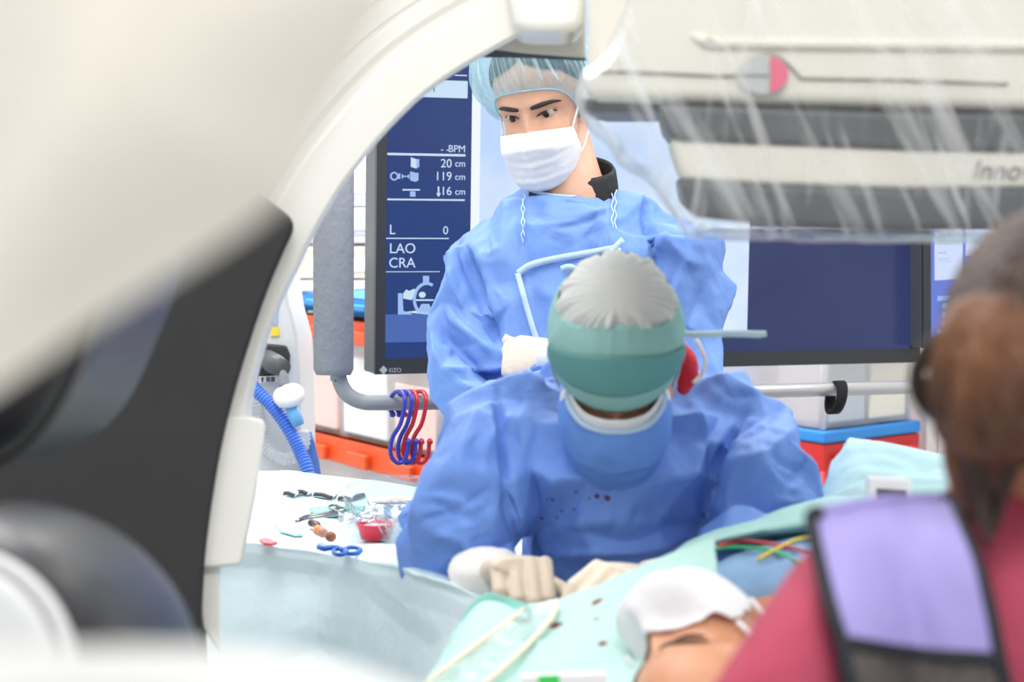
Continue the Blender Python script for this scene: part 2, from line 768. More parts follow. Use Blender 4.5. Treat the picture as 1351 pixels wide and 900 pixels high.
M1 = Plane(P(494, 494, 3.85), P(1213, 478, 4.28))
print('big monitor width', M1.len)
HM = 0.80
LM = M1.len
big = thing('wall_display', M1.at(LM / 2, 0), 'very large black-framed operating room display behind the standing person, data strip at left', 'monitor')
b = 0.020
body = ob('housing', M1.rect(0, 0, LM, HM, -.075, -.004), BEZS, big, smooth=False)
mod_bevel(body, .004)
fr = [M1.rect(0, 0, LM, .030, -.004, .004), M1.rect(0, HM - b, LM, HM, -.004, .004), M1.rect(0, .030, b, HM - b, -.004, .004), M1.rect(LM - b - .004, .030, LM, HM - b, -.004, .004)]
ob('bezel', join(*fr), BEZ, big, smooth=False)
u_strip = M1.px(622, 200)[0]
u_x1 = M1.px(987, 380)[0]
ob('data_screen', M1.rect(b, .030, u_strip, HM - b, -.004, 0), NAVY, big, smooth=False)
vb = M1.px(700, 441)[1]
ob('dark_screen', join(M1.rect(u_x1, .030, LM - b - .004, HM - b, -.004, 0), M1.rect(u_strip, .030, u_x1, vb, -.004, 0)), NAVYR, big, smooth=False)
ob('x_ray_image', M1.rect(u_strip + .018, vb, u_x1, HM - b, -.004, 0), XRAY, big, smooth=False)
ob('image_border', M1.rect(u_strip, vb, u_strip + .018, HM - b, -.004, 0), XRAY2, big, smooth=False)
ob('status_band', M1.rpx(505, 414, 600, 452, 0, .0006), NAVY2, big, smooth=False)
TXT = screen_mat('screen text', (205, 222, 246), 1.0)
TXD = screen_mat('screen dark text', (60, 80, 110), .8)


def mtext(s, x, y, h, m=TXT, name='screen_text', align='LEFT', par=big, pl=M1):
    """baseline at (x, y), capital height h in photo pixels"""
    u, v = pl.px(x, y)
    u2, v2 = pl.px(x, y - h)
    return ob(name, text_geo(s, (v2 - v) / 0.72, pl.at(u, v, .0012), pl.x, pl.y, pl.n, align=align), m, par, smooth=False)


mtext('- -', 592, 201, 9, align='RIGHT')
mtext('BPM', 614, 201, 9.5, align='RIGHT')
mtext('20', 596, 221, 11.5, align='RIGHT')
mtext('cm', 614, 220, 9, align='RIGHT')
mtext('119', 596, 238, 11.5, align='RIGHT')
mtext('cm', 614, 237.5, 9, align='RIGHT')
mtext('16', 596, 257.5, 11.5, align='RIGHT')
mtext('cm', 614, 257, 9, align='RIGHT')
mtext('L', 513, 309, 13)
mtext('0', 584, 309, 11)
mtext('LAO', 513, 334, 13.5)
mtext('CRA', 512.5, 353, 13.5)
ob('title_field', M1.rpx(520, 107, 617, 127, 0, .0006), SWHT, big, smooth=False)
mtext('NH', 574, 121, 10, TXD, align='RIGHT')
for i, (x0, y0, x1, y1) in enumerate([(511, 203.5, 614, 204.7), (511, 263, 613, 264.2), (509, 314, 592, 315.2), (508, 358, 580, 359.2), (600, 99, 616, 100)]):
    ob('divider_line', M1.rpx(x0, y0, x1, y1, 0, .0006), TXT, big, smooth=False)


def mpoly(pts, m, w=.0008, name='screen_icon'):
    q = [M1.at(*M1.px(x, y), w) for x, y in pts]
    return ob(name, prism(q, -M1.n * w), m, big, smooth=False)


def disc(cx, cy, rx, ry, n=20):
    return [(cx + rx * math.cos(a), cy + ry * math.sin(a)) for a in np.linspace(0, 2 * PI, n, endpoint=False)][::-1]


mpoly([(542, 220), (549, 222.5), (549, 210), (542, 207.5)], SWHT)
mpoly([(549, 222.5), (553, 220), (553, 210), (549, 210)], SLBL)
mpoly(disc(520, 232.5, 5.5, 5.8), SLBL)
mpoly(disc(520, 232.5, 3.4, 3.6), NAVY, .0011)
mpoly([(525, 236), (528, 236), (528, 228), (525, 230)], SLBL)
mpoly([(530, 233.5), (540, 233.5), (540, 232), (530, 232)], SLBL)
mpoly([(530, 236), (534, 232.7), (530, 229.5)], SLBL)
mpoly([(540, 236), (540, 229.5), (536, 232.7)], SLBL)
mpoly([(541, 238), (548, 240), (548, 228), (541, 226)], SLBL)
mpoly([(548, 240), (552, 238), (552, 228), (548, 228)], SLBL)
mpoly([(531, 251.5), (554, 251.5), (554, 249.5), (531, 249.5)], SWHT)
mpoly([(541, 259.5), (548, 259.5), (548, 252.5), (541, 252.5)], SLBL)
mpoly([(577.5, 259), (579.5, 259), (579.5, 246), (577.5, 246)], TXT)
mpoly([(575.5, 255), (578.5, 260), (581.5, 255)][::-1], TXT)
# gantry pictogram
mpoly([(525, 415), (525, 387), (531, 387), (532, 410), (545, 415)], SLBL)
mpoly([(532, 394), (543, 396), (549, 383), (546, 381), (540, 384), (536, 382), (532, 387)], SWHT)
ang = np.linspace(2.2, 5.2, 14)
mpoly([(563 + 14.5 * math.cos(a), 395 + 19 * math.sin(a)) for a in ang][::-1] + [(563 + 18.5 * math.cos(a), 395 + 23 * math.sin(a)) for a in ang], SLBL)
mpoly([(558, 376), (566, 376), (566, 364), (558, 364)], SLBL)
mpoly([(549, 397), (572, 397), (572, 395), (549, 395)], SWHT)
mpoly(disc(557, 389, 4.5, 4), SWHT)
mpoly([(549, 414), (572, 414), (566, 401), (556, 401)], SLBL)
mpoly([(532, 412), (575, 416), (575, 414), (548, 410)], SWHT)
EMB = mat('monitor emblem', (178, 182, 186), .4)
u, v = M1.px(505, 488)
ob('emblem', prism([M1.at(u + dx, v + dy, .0048) for dx, dy in ((-.0085, 0), (0, -.0085), (.0085, 0), (0, .0085))], -M1.n * .001), EMB, big, smooth=False)
u2, v2 = M1.px(512, 491)
ob('brand_lettering', text_geo('EIZO', .0115, M1.at(u2, v2, .0046), M1.x, M1.y, M1.n), EMB, big, smooth=False)
# hanging arm behind, to the ceiling rail
ob('mount_plate', M1.rect(LM / 2 - .2, .25, LM / 2 + .2, .6, -.12, -.075), BEZS, big, smooth=False)
ob('hanger', box(M1.at(LM / 2, 1.35, -.14), (.09, .09, 2.1)), mat('hanger paint', (214, 214, 210), .5), big, smooth=False)

# second monitor at right
M2 = Plane(P(1217, 460, 4.22), P(1500, 441, 4.42))
mon2 = thing('monitor', M2.at(M2.len / 2, 0), 'smaller monitor at the far right with white and blue program windows', 'monitor')
L2 = M2.len
mod_bevel(ob('housing', M2.rect(0, 0, L2, .34, -.05, -.003), BEZS, mon2, smooth=False), .004)
ob('bezel', join(M2.rect(0, 0, L2, .022, -.003, .004), M2.rect(0, .32, L2, .34, -.003, .004), M2.rect(0, .022, .019, .32, -.003, .004), M2.rect(L2 - .019, .022, L2, .32, -.003, .004)), BEZ, mon2, smooth=False)
SBL = screen_mat('screen program blue', (104, 124, 214), 1.0)
ob('screen', M2.rect(.019, .022, L2 - .019, .32, -.003, 0), SBL, mon2, smooth=False)
SWN = screen_mat('screen window white', (206, 220, 252), 1.0)
ob('program_window', M2.rpx(1233, 296, 1270, 370, 0, .0008), SWN, mon2, smooth=False)
ob('program_window', M2.rpx(1274, 300, 1330, 338, 0, .0008), SWN, mon2, smooth=False)
for i, y in enumerate([308, 311, 318, 321, 327, 330, 333, 341, 344]):
    ob('text_line', M2.rpx(1237, y, 1237 + [22, 14, 20, 17, 24, 22, 12, 15, 18][i], y + 1.1, .0008, .0012), TXD, mon2, smooth=False)
for i, (x, y) in enumerate([(1237, 390), (1244, 400), (1244, 412), (1244, 424), (1237, 434)]):
    ob('program_button', M2.rpx(x, y, x + (18 if i in (0, 4) else 8), y + 7, 0, .0008), SLBL, mon2, smooth=False)
ob('task_bar', M2.rpx(1230, 443, 1300, 446, 0, .0006), NAVY, mon2, smooth=False)
ob('hanger', box(M2.at(L2 / 2, 1.3, -.1), (.07, .07, 2.0)), MATS['hanger paint'], mon2, smooth=False)

# ================================================================ handle rail with foam sleeve
FOAM = mat('grey foam', (138, 141, 148), .9, bump=(90, .35), var=(40, (132, 135, 142)))
TUBEM = mat('grey rail paint', (140, 143, 147), .35)
RAILM = mat('silver rail', (188, 188, 186), .32, metal=.35)
rail = thing('monitor_handle_rail', P(480, 540, 3.72), 'grey bent tube rail with a thick foam sleeve, below the large display', 'rail')
D0 = 3.72
ptube = [P(446, 100, D0), P(446, 470, D0), P(446, 490, D0), P(450, 508, D0), P(460, 522, D0), P(477, 530, D0), P(500, 531.5, D0), P(595, 530.5, D0 + .02)]
ob('bent_tube', tube(ptube, .0145, 16, k=5), TUBEM, rail)
ob('straight_rail', tube([P(590, 530.5, D0 + .02), P(1035, 515.5, 3.86), P(1330, 507, 4.02)], .0135, 16), RAILM, rail)
foam_p = [P(440, 60, D0), P(440, 300, D0), P(440, 487, D0), P(440, 495, D0)]
ob('foam_sleeve', tube(foam_p, [.0385, .0385, .0375, .032], 28, round_ends=False), FOAM, rail)
STR = mat('black hook strap', (22, 22, 24), .85)
# strap loop round the rail
cst = P(1103, 519, 3.885)
dr = nrm(P(1330, 507, 4.02) - P(1035, 515.5, 3.86))
lp = [cst + UPV * (.028 * math.sin(a)) * (1.0) - UPV * .008 + dr * (.006 * math.sin(a)) + nrm(np.cross(dr, UPV)) * .022 * math.cos(a) for a in np.linspace(0, 2 * PI, 25)]
t_, A_, B_ = frames(lp[:-1])
rg = []
for q, a in zip(lp[:-1], np.linspace(0, 2 * PI, 25)):
    o_ = nrm(q - (cst - UPV * .008))
    rg.append(np.array([q + o_ * .005 + dr * .010, q + o_ * .005 - dr * .010, q - o_ * .003 - dr * .010, q - o_ * .003 + dr * .010]))
rg.append(rg[0])
V_, F_ = loft(rg, cap=False)
ob('cable_strap', (V_, F_), STR, None, label='black hook-and-loop cable strap wrapped around the silver rail', cat='strap')


def s_hook(x, m, label, tilt, dd, xb):
    """S hook hung on the rail; x top, xb bottom in the photo"""
    d = 3.715 - .02 + dd
    top = [(x - 10, 545), (x - 13, 541), (x - 14, 534), (x - 12, 524), (x - 5, 517), (x + 3, 518), (x + 6, 526), (x + 5, 540), (x + 0, 560), (xb - 5, 575), (xb - 9, 590), (xb - 7, 604), (xb + 1, 611), (xb + 9, 608), (xb + 13, 598), (xb + 14, 588), (xb + 15, 581)]
    zz = [.05, .048, .045, .035, .015, -.005, -.02, -.022, -.02, -.018, -.016, -.014, -.012, -.01, -.01, -.01, -.01]
    pts = [P(a, b_, d + z) for (a, b_), z in zip(top, zz)]
    g = join(tube(pts, .0042, 10, k=4, round_ends=True), lathe(pts[-1] - UPV * .003, UPV, [(-.0055, .001), (-.004, .005), (0, .0062), (.004, .005), (.0055, .001)], 12),
             lathe(pts[0] - UPV * .003, UPV, [(-.0055, .001), (-.004, .005), (0, .0062), (.004, .005), (.0055, .001)], 12))
    return ob('s_hook', g, m, None, label=label, cat='hook', group='plastic S hooks on the rail')


BLUEP = mat('blue plastic hook', (50, 62, 172), .3, coat=.3)
REDP = mat('red plastic hook', (198, 36, 52), .3, coat=.3)
s_hook(528, BLUEP, 'blue plastic S hook, leftmost of the hooks on the grey rail', 0, -.012, 524)
s_hook(537, BLUEP, 'blue plastic S hook, second from the left on the rail, beside the red ones', 0, .0, 534)
s_hook(544, REDP, 'red plastic S hook on the rail, next to the blue hooks', 0, .006, 541)
s_hook(556, REDP, 'red plastic S hook, rightmost of the hooks on the rail', 0, .012, 552)
# ================================================================ C-arm gantry
CREAM = mat('gantry cream paint', (248, 240, 226), .45, coat=.05)
CREAM2 = mat('gantry light cream', (240, 238, 231), .4)
BLACKP = mat('gantry charcoal panel', (48, 48, 49), .55, var=(6, (42, 42, 43)))
GLOSSK = mat('gantry glossy charcoal', (46, 47, 50), .42, coat=.05)
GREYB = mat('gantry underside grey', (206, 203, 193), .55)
DKL = mat('gantry dark strip', (74, 80, 92), .5)
gan = thing('c_arm_gantry', (-.75, 2.3, 0.0), 'cream and charcoal x-ray C-arm gantry filling the left side, curved ring around the staff', 'medical scanner')

# ring: profile swept along its inner edge
inner = [(771, 21), (755, 24), (735, 28), (690, 46), (640, 73), (600, 97), (560, 126), (530, 154), (500, 186), (478, 213), (455, 243), (430, 283), (408, 322), (390, 360), (368, 405), (350, 450), (338, 490), (330, 520), (324, 548), (318, 600)]
ip = cat_path(np.array(inner, float), 4)
tg = nrm(np.gradient(ip, axis=0))
no = np.stack([-tg[:, 1], tg[:, 0]], 1)
no *= np.sign((no @ np.array([-1, -1.0])))[:, None]
prof = [(4, .20), (0, .12), (0, .016), (1.5, .006), (6, 0), (58, -.004), (62, .002), (66, .004), (74, .004), (78, .0), (82, -.004), (100, -.006), (103, -.001), (106, -.001), (109, -.006), (128, -.008), (131, -.003), (134, -.003), (137, -.008), (200, -.01), (205, .02), (205, .20)]
DR = 2.45
TOW = nrm(P(520, 150, 1) - EYE)
rings = []
for p_, n_ in zip(ip, no):
    rings.append([P(*(p_ + n_ * s_), DR) + TOW * dz for s_, dz in prof])
ob('arc_ring', loft(rings), CREAM2, gan, sharp=35)
# lower bracket block of the ring
g = prism_px([(326, 549), (347, 553), (350, 560), (336, 660), (319, 742), (316, 746), (262, 750), (255, 640), (285, 549)], DR - .03, DR + .15, (350, 650))
mod_bevel(ob('bracket_cover', g, CREAM2, gan, sharp=40), .004)
g = prism_px([(290, 740), (291, 862), (268, 828), (264, 800), (255, 740)], DR - .015, DR + .12, (300, 800))
mod_bevel(ob('bracket_foot', g, CREAM2, gan, sharp=40), .003)
# charcoal inner panel, rounded corner near (385, 290)
pan = cat_path(np.array([(322, 240), (352, 262), (372, 277), (383, 287), (387, 297), (385, 308), (374, 332), (352, 385), (328, 455), (306, 530), (290, 600), (277, 680), (269, 750), (265, 830), (268, 900)], float), 3)
pan = [tuple(q) for q in pan] + [(260, 1000), (-160, 1000), (-160, 560), (100, 330)]
g = prism_px(pan, DR - .045, DR + .1, (380, 400))
mod_bevel(ob('charcoal_panel', g, BLACKP, gan, sharp=40), .006, 4)
# beam closing the ring above the standing person
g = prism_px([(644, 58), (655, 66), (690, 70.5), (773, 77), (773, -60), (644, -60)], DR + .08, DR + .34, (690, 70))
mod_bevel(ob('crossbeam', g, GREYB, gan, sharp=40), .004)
g = prism_px([(618, 74), (645, 58), (656, 65), (692, 70), (773, 76.5), (773, 80.5), (690, 76.5), (640, 76)], DR + .085, DR + .35, (690, 72))
ob('crossbeam_dark_strip', g, DKL, gan, smooth=False)  # dark strip along the beam's lower edge
# lip that joins ring and column
lip = [[P(x, y, DR + dz - .02) for x, y in ((640, 30), (690, 28), (730, 22), (775, 12))] for dz, in ((.0,),)]
g = prism_px([(680, 38), (705, 42), (735, 42), (758, 40), (769, 34), (772, 20), (773, -60), (660, -60)], DR - .03, DR + .1)
mod_bevel(ob('ring_lip', g, CREAM2, gan, sharp=40), .02, 5)

# big cream cover close to the lens
cov = cat_path(np.array([(-420, 640), (-200, 590), (0, 497), (100, 440), (200, 382), (300, 320), (345, 288), (375, 258), (398, 218), (432, 150), (485, 55), (530, -40)], float), 3)
cov = np.vstack([cov, [(540, -340), (0, -420), (-420, -300)]])
cen = np.array([60, 60.])
dn = .50
rings = []
for sc_, dz in ((.90, .20), (.97, .12), (.992, .06), (1.0, .02), (.985, .006), (.94, .0), (.8, -.012), (.55, -.02), (.25, -.024)):
    rings.append([P(*(cen + (q - cen) * sc_), dn + dz) for q in cov])
rings = [np.array(r) for r in rings]
# left flank turns away from the room
for r in rings:
    q = proj(r)
    r += FWD * (np.clip((170 - q[:, 0]) / 420, 0, 2) ** 1.6 * .09)[:, None]
ob('cream_cover', loft(rings), CREAM, gan)

# seal strip crossing the panel
sm = [(168, 312), (150, 350), (132, 392), (112, 440), (90, 500), (62, 550), (22, 592), (-60, 630)]
ob('edge_seal', tube([P(x, y, 1.45) for x, y in sm], .0042, 12, k=4), mat('black rubber seal', (22, 22, 23), .35), gan)
ob('edge_highlight', tube([P(x + 10, y + 2, 1.47) for x, y in sm], .0034, 12, k=4), mat('painted seal highlight', (104, 104, 106), .3), gan)  # grey tube stands in for the highlight along the seal
# charcoal bulge left of the seal
rg = []
for s_, dz in ((1.06, .30), (1.0, .06), (.95, .03), (.82, .008), (.6, -.004), (.3, -.01)):
    c_ = np.array([-40., 470.])
    o_ = cat_path(np.array([(150, 330), (125, 400), (104, 450), (80, 505), (52, 552), (10, 592), (-80, 625), (-200, 560), (-200, 400), (-60, 310), (60, 290)], float), 4)
    rg.append([P(*(c_ + (q - c_) * s_), 1.5) + FWD * dz for q in o_])
ob('charcoal_housing', loft(rg), GLOSSK, gan)

# tube housing low at left: white end cap and glossy charcoal barrel
axp = [((-72, 884), 40, 1.15), ((-72, 884), 120, 1.15), ((-71, 884), 143, 1.15), ((-70, 884), 146, 1.157), ((-69, 884), 149, 1.157), ((-68, 884), 153, 1.150), ((-66, 885), 161, 1.150), ((-64, 886), 166, 1.158), ((-62, 887), 167, 1.166)]


def cring(c, r, d, n=64):
    return [P(c[0] + r * math.cos(a), c[1] + r * math.sin(a), d) for a in np.linspace(0, 2 * PI, n, endpoint=False)]


ob('end_cap', loft([cring(*q) for q in axp]), mat('end cap grey white', (222, 223, 222), .35), gan)
bar = [((-62, 887), 166, 1.164), ((-58, 888), 176, 1.168), ((-45, 892), 200, 1.19), ((-25, 898), 222, 1.24), ((0, 903), 238, 1.32), ((20, 907), 245, 1.42), ((26, 910), 243, 1.52), ((26, 912), 232, 1.58), ((26, 914), 190, 1.62)]
ob('tube_barrel', loft([cring(*q) for q in cat_path([list(a) + [b_, c_] for a, b_, c_ in bar], 4).tolist() and [((r_[0], r_[1]), r_[2], r_[3]) for r_ in cat_path([list(a) + [b_, c_] for a, b_, c_ in bar], 4)]]), GLOSSK, gan)
# gantry column that carries everything, out of the frame at left
ob('gantry_base', box((-1.0, 2.5, .42), (.55, .8, .84)), CREAM2, gan, smooth=False)

# white edge right in front of the lens, bottom left
wp = cat_path(np.array([(-400, 900), (-200, 870), (0, 858), (150, 854), (280, 857), (390, 868), (480, 890), (560, 928), (640, 990), (700, 1080)], float), 3)
rg = []
for sc_, dz in ((.93, .2), (.98, .1), (1.0, .03), (.99, .008), (.96, 0), (.7, 0)):
    c_ = np.array([100., 1100.])
    rg.append([P(*(c_ + (q - c_) * sc_), .52 + dz) for q in np.vstack([wp, [(600, 1300), (-300, 1300)]])])
ob('equipment_cover', loft(rg), mat('near white plastic', (244, 244, 240), .5), None, label='white rounded equipment cover right in front of the lens, bottom left, out of focus', cat='equipment')

# ================================================================ detector
det = thing('x_ray_detector', P(1100, 290, 2.2), 'cream x-ray detector head with two dark bands wrapped in clear plastic, upper right', 'medical scanner')
DB = mat('detector dark band', (70, 73, 76), .5, bump=(120, .1))
DC = mat('detector cream', (226, 221, 208), .45)


def slab(name, poly, d0, d1, m, bev=.008, par=det):
    o = ob(name, prism_px(poly, d0, d1, (860, 230)), m, par, sharp=40)
    mod_bevel(o, bev, 4)
    return o


slab('upper_housing', [(775, -120), (775.5, 60), (775.5, 131), (1560, 152), (1560, -120)], 2.02, 2.5, DC, .012)
slab('collision_pad', [(869, 139), (876, 168), (886, 182), (898, 186), (1200, 198), (1560, 206), (1560, 152), (1200, 149)], 2.0, 2.42, DB, .006)
slab('middle_housing', [(884, 182), (894, 215), (902, 238), (1000, 244), (1200, 251), (1560, 246), (1560, 198), (1200, 196)], 2.006, 2.42, DC, .006)
slab('lower_plate', [(896, 236), (902, 270), (910, 284), (925, 288), (1000, 296), (1100, 303), (1200, 306), (1300, 303), (1560, 288), (1560, 243), (1200, 249), (1000, 242)], 1.995, 2.4, DB, .008)
slab('underside_trim', [(762, 127), (775, 131), (870, 134), (960, 137), (960, 151), (870, 148), (790, 148), (768, 143)], 2.1, 2.5, DB, .003)
ob('seam', join(tube([P(786, 93.5, 2.018), P(860, 96, 2.018), P(957, 100, 2.018), P(972, 97, 2.018), P(984, 88, 2.018), P(1005, 74, 2.018), P(1025, 74, 2.018), P(1043, 88, 2.018), P(1056, 101, 2.018), P(1068, 103.5, 2.018), P(1200, 106, 2.018), P(1330, 111, 2.018)], .0016, 8, k=4)), mat('seam shadow gap', (150, 146, 136), .7), det)
ob('ledge', tube([P(900, 44, 2.03), P(930, 53, 2.018), P(950, 57, 2.018), P(1150, 59, 2.018), P(1560, 62, 2.018)], .006, 10, k=3), DC, det)
slabp = [(1007 + 34 * math.cos(a), 98 + 26 * math.sin(a)) for a in np.linspace(0, 2 * PI, 48, endpoint=False)]
ob('badge', prism_px(slabp, 2.012, 2.03), mat('badge grey', (188, 190, 188), .4), det, smooth=False)
th_ = np.linspace(-1.25, 1.25, 24)
pk = [(1007 + 33 * math.cos(a), 98 + 25 * math.sin(a)) for a in th_] + [(1016, 114), (1018, 98), (1016, 82)]
ob('badge_segment', prism_px(pk, 2.009, 2.013), mat('badge pink', (226, 92, 122), .4), det, smooth=False)
ob('badge_line', prism_px([(976, 98), (1016, 98.5), (1016, 100), (976, 99.5)], 2.010, 2.0125), mat('badge line', (120, 124, 130), .5), det, smooth=False)
ob('brand_lettering', text_geo('Innova', .0275, P(1281, 236, 2.004), nrm(RGT - UPV * .01), UPV, -FWD, .001, shear=.3), mat('grey lettering', (128, 128, 126), .5), det, smooth=False)
ob('lift_column', box(P(1180, -420, 2.3), (.3, .3, .6)), DC, det, smooth=False)

# plastic cover over the detector
ctrl = []
for y, xl, dl in ((-90, 860, 2.0), (-20, 838, 1.97), (40, 812, 1.96), (90, 790, 1.955), (135, 772, 1.955), (190, 806, 1.955), (245, 862, 1.955), (288, 893, 1.955), (306, 905, 2.0), (308, 915, 2.2), (300, 930, 2.4)):
    row = [P(xl, y - 2, 2.36), P(xl + 2, y, 2.12)]
    for k_, x in enumerate((0.03, .16, .33, .5, .67, .84, 1.0)):
        xx = xl + (1560 - xl) * x
        row.append(P(xx, y + (0 if y < 280 else 6 * math.sin(x * 3)), dl))
    ctrl.append(row)
V_, F_ = sheet(ctrl, 10, 12)
q = proj(V_)
N_ = vnormals(V_, F_)
w_ = np.clip((2.2 - q[:, 2]) / .15, 0, 1)
s1 = np.stack([(q[:, 0] - q[:, 1] * .38) * .022, q[:, 1] * .0035, q[:, 0] * 0], 1)
s2 = np.stack([(q[:, 0] + q[:, 1] * .25) * .035 + 40, q[:, 1] * .006, q[:, 0] * 0], 1)
hgt = .007 * (1 - np.abs(vnoise(s1)) * 2) + .004 * (1 - np.abs(vnoise(s2)) * 2) + .006 * fbm(V_ * 9, 2)
sgn = np.sign((N_ * (EYE - V_)).sum(1))
calm = np.clip((300 - q[:, 1]) / 40, .12, 1)
V_ = V_ + N_ * (sgn * (hgt * calm + .006) * (0.35 + .65 * w_))[:, None]
FILM = film_mat('clear drape film', haze=.11, gloss=.08, rough=.38, bump=(7, .55, (5, 1, .8), (0, .35, 0)))
# highlight streaks along the film's creases, painted into its haze
nt = FILM.node_tree
tc = nt.nodes.new('ShaderNodeTexCoord')
acc = None
for rot_, sc_, lo_, hi_, k_ in (((0, -.50, 0), (9, 1, .8), .58, .72, .6), ((0, -.36, 0), (24, 1, 1.5), .58, .70, .55), ((0, .12, 0), (15, 1, 1.2), .62, .72, .4)):
    mp = nt.nodes.new('ShaderNodeMapping')
    mp.vector_type = 'TEXTURE'
    mp.inputs['Rotation'].default_value = rot_
    mp.inputs['Scale'].default_value = tuple(1 / c for c in sc_)
    nz = nt.nodes.new('ShaderNodeTexNoise')
    nz.inputs['Scale'].default_value = 3.0
    nz.inputs['Detail'].default_value = 3
    mr = nt.nodes.new('ShaderNodeMapRange')
    mr.inputs['From Min'].default_value = lo_
    mr.inputs['From Max'].default_value = hi_
    mr.inputs['To Min'].default_value = .10
    mr.inputs['To Max'].default_value = k_
    nt.links.new(tc.outputs['Object'], mp.inputs['Vector'])
    nt.links.new(mp.outputs['Vector'], nz.inputs['Vector'])
    nt.links.new(nz.outputs['Fac'], mr.inputs['Value'])
    if acc is None:
        acc = mr.outputs[0]
    else:
        mx = nt.nodes.new('ShaderNodeMath')
        mx.operation = 'MAXIMUM'
        nt.links.new(acc, mx.inputs[0])
        nt.links.new(mr.outputs[0], mx.inputs[1])
        acc = mx.outputs[0]
nt.links.new(acc, FILM_HAZE['clear drape film'].inputs[0])
ob('plastic_cover', (V_, F_), FILM, None, label='clear crinkled plastic cover hanging over the x-ray detector', cat='plastic cover')
# ================================================================ people: shared shapes
def head_R(yaw, pitch, roll):
    """columns: subject's right, nose, crown.  yaw 0 faces the lens, + turns to the photo's left"""
    y, p, r = [math.radians(a) for a in (yaw, pitch, roll)]
    n = np.array([-math.sin(y) * math.cos(p), -math.cos(y) * math.cos(p), -math.sin(p)])
    u = np.array([0, 0, 1.0])
    u = nrm(u - n * (u @ n))
    x = np.cross(n, u)
    u2 = u * math.cos(r) + x * math.sin(r)
    x2 = np.cross(n, u2)
    return np.stack([x2, n, u2], 1)


def ray_ell(d, c, s):
    """distance along unit d from origin to far side of an ellipsoid"""
    c, s = np.asarray(c, float), np.asarray(s, float)
    a = ((d / s) ** 2).sum(1)
    b = -2 * (d * c / s ** 2).sum(1)
    k = ((c / s) ** 2).sum() - 1
    D = np.maximum(b * b - 4 * a * k, 0)
    r = (-b + np.sqrt(D)) / (2 * a)
    return np.where(b * b - 4 * a * k > 0, np.maximum(r, 0), 0)


def head_r(d, full=True):
    r1 = ray_ell(d, (0, -.012, .030), (.0755, .097, .0935))
    r2 = ray_ell(d, (0, .028, -.050), (.058, .066, .066))
    k = 90.0
    r = np.log(np.exp(k * r1) + np.exp(k * r2)) / k
    return r


def head_dirs(nu=150, nv=230):
    # rows from crown to chin, columns round the head, denser at the face
    t = np.linspace(-1, 1, nu)
    th = PI / 2 * (0.62 * t + 0.38 * t ** 3)
    u = np.linspace(-1, 1, nv, endpoint=False)
    ph = PI * (0.34 * u + 0.66 * u ** 3)
    T, Q = np.meshgrid(th, ph, indexing='ij')
    D = np.stack([np.cos(T) * np.sin(Q), np.cos(T) * np.cos(Q), -np.sin(T)], -1)
    return D, nu, nv


def gb(p, c, s):
    return np.exp(-(((p - np.asarray(c)) / np.asarray(s)) ** 2).sum(1))


EYE_L = [(sx * .031, .0, 0.002) for sx in (1, -1)]


def face_geo(open_=0.42, ears=True, nose=1.0):
    D, nu, nv = head_dirs()
    d = D.reshape(-1, 3)
    r = head_r(d)
    p = d * r[:, None]
    front = np.clip(d[:, 1] * 3, 0, 1)
    off = np.zeros_like(p)
    Y = np.array([0, 1.0, 0])
    # brow, sockets, cheek bones, nose, lips, chin
    a = .0045 * gb(p, (.026, .085, .022), (.022, .05, .009)) + .0045 * gb(p, (-.026, .085, .022), (.022, .05, .009))
    a -= .0095 * gb(p, (.031, .08, .001), (.017, .06, .012)) + .0095 * gb(p, (-.031, .08, .001), (.017, .06, .012))
    a += .004 * gb(p, (.045, .06, -.032), (.018, .05, .016)) + .004 * gb(p, (-.045, .06, -.032), (.018, .05, .016))
    a += nose * (.010 * gb(p, (0, .09, -.008), (.009, .06, .020)) + .022 * gb(p, (0, .09, -.038), (.0125, .06, .014)) + .006 * gb(p, (0, .09, -.042), (.02, .06, .009)))
    a += .006 * gb(p, (0, .09, -.072), (.022, .06, .010)) + .006 * gb(p, (0, .09, -.105), (.022, .06, .012))
    off += Y * (a * front)[:, None]
    # upper lid roll
    for sx in (1, -1):
        off += Y * (.0042 * gb(p, (sx * .031, .08, .0085), (.016, .06, .0042)) * front)[:, None]
        off += Y * (.0022 * gb(p, (sx * .031, .08, -.0085), (.015, .06, .004)) * front)[:, None]
    q = p + off
    # almond openings
    for sx in (1, -1):
        x = (q[:, 0] - sx * .031) / .0145
        zc = .0005 + .0012 * (1 - x * x) + sx * 0
        hh = np.maximum(1 - x * x, 0) * .0105 * open_
        inside = (np.abs(q[:, 2] - zc) < hh) & (q[:, 1] > .05)
        q[:, 1] -= np.where(inside, .009, 0)
    F = []
    for i in range(nu - 1):
        for j in range(nv):
            k = (j + 1) % nv
            F.append((i * nv + j, i * nv + k, (i + 1) * nv + k, (i + 1) * nv + j))
    parts = [(q, F)]
    if ears:
        for sx in (1, -1):
            rg = []
            for s_, o_ in ((.5, 0), (.85, .006), (1.0, .012), (.92, .017), (.7, .015), (.4, .010), (.1, .009)):
                c = np.array([sx * (.066 + o_ * .8), -.022 - o_ * .8, -.012])
                rg.append(oval(c, np.array([0, .017 * s_, .006 * s_]), np.array([0, -.006 * s_, .031 * s_]), 24))
            parts.append(loft(rg))
    return parts


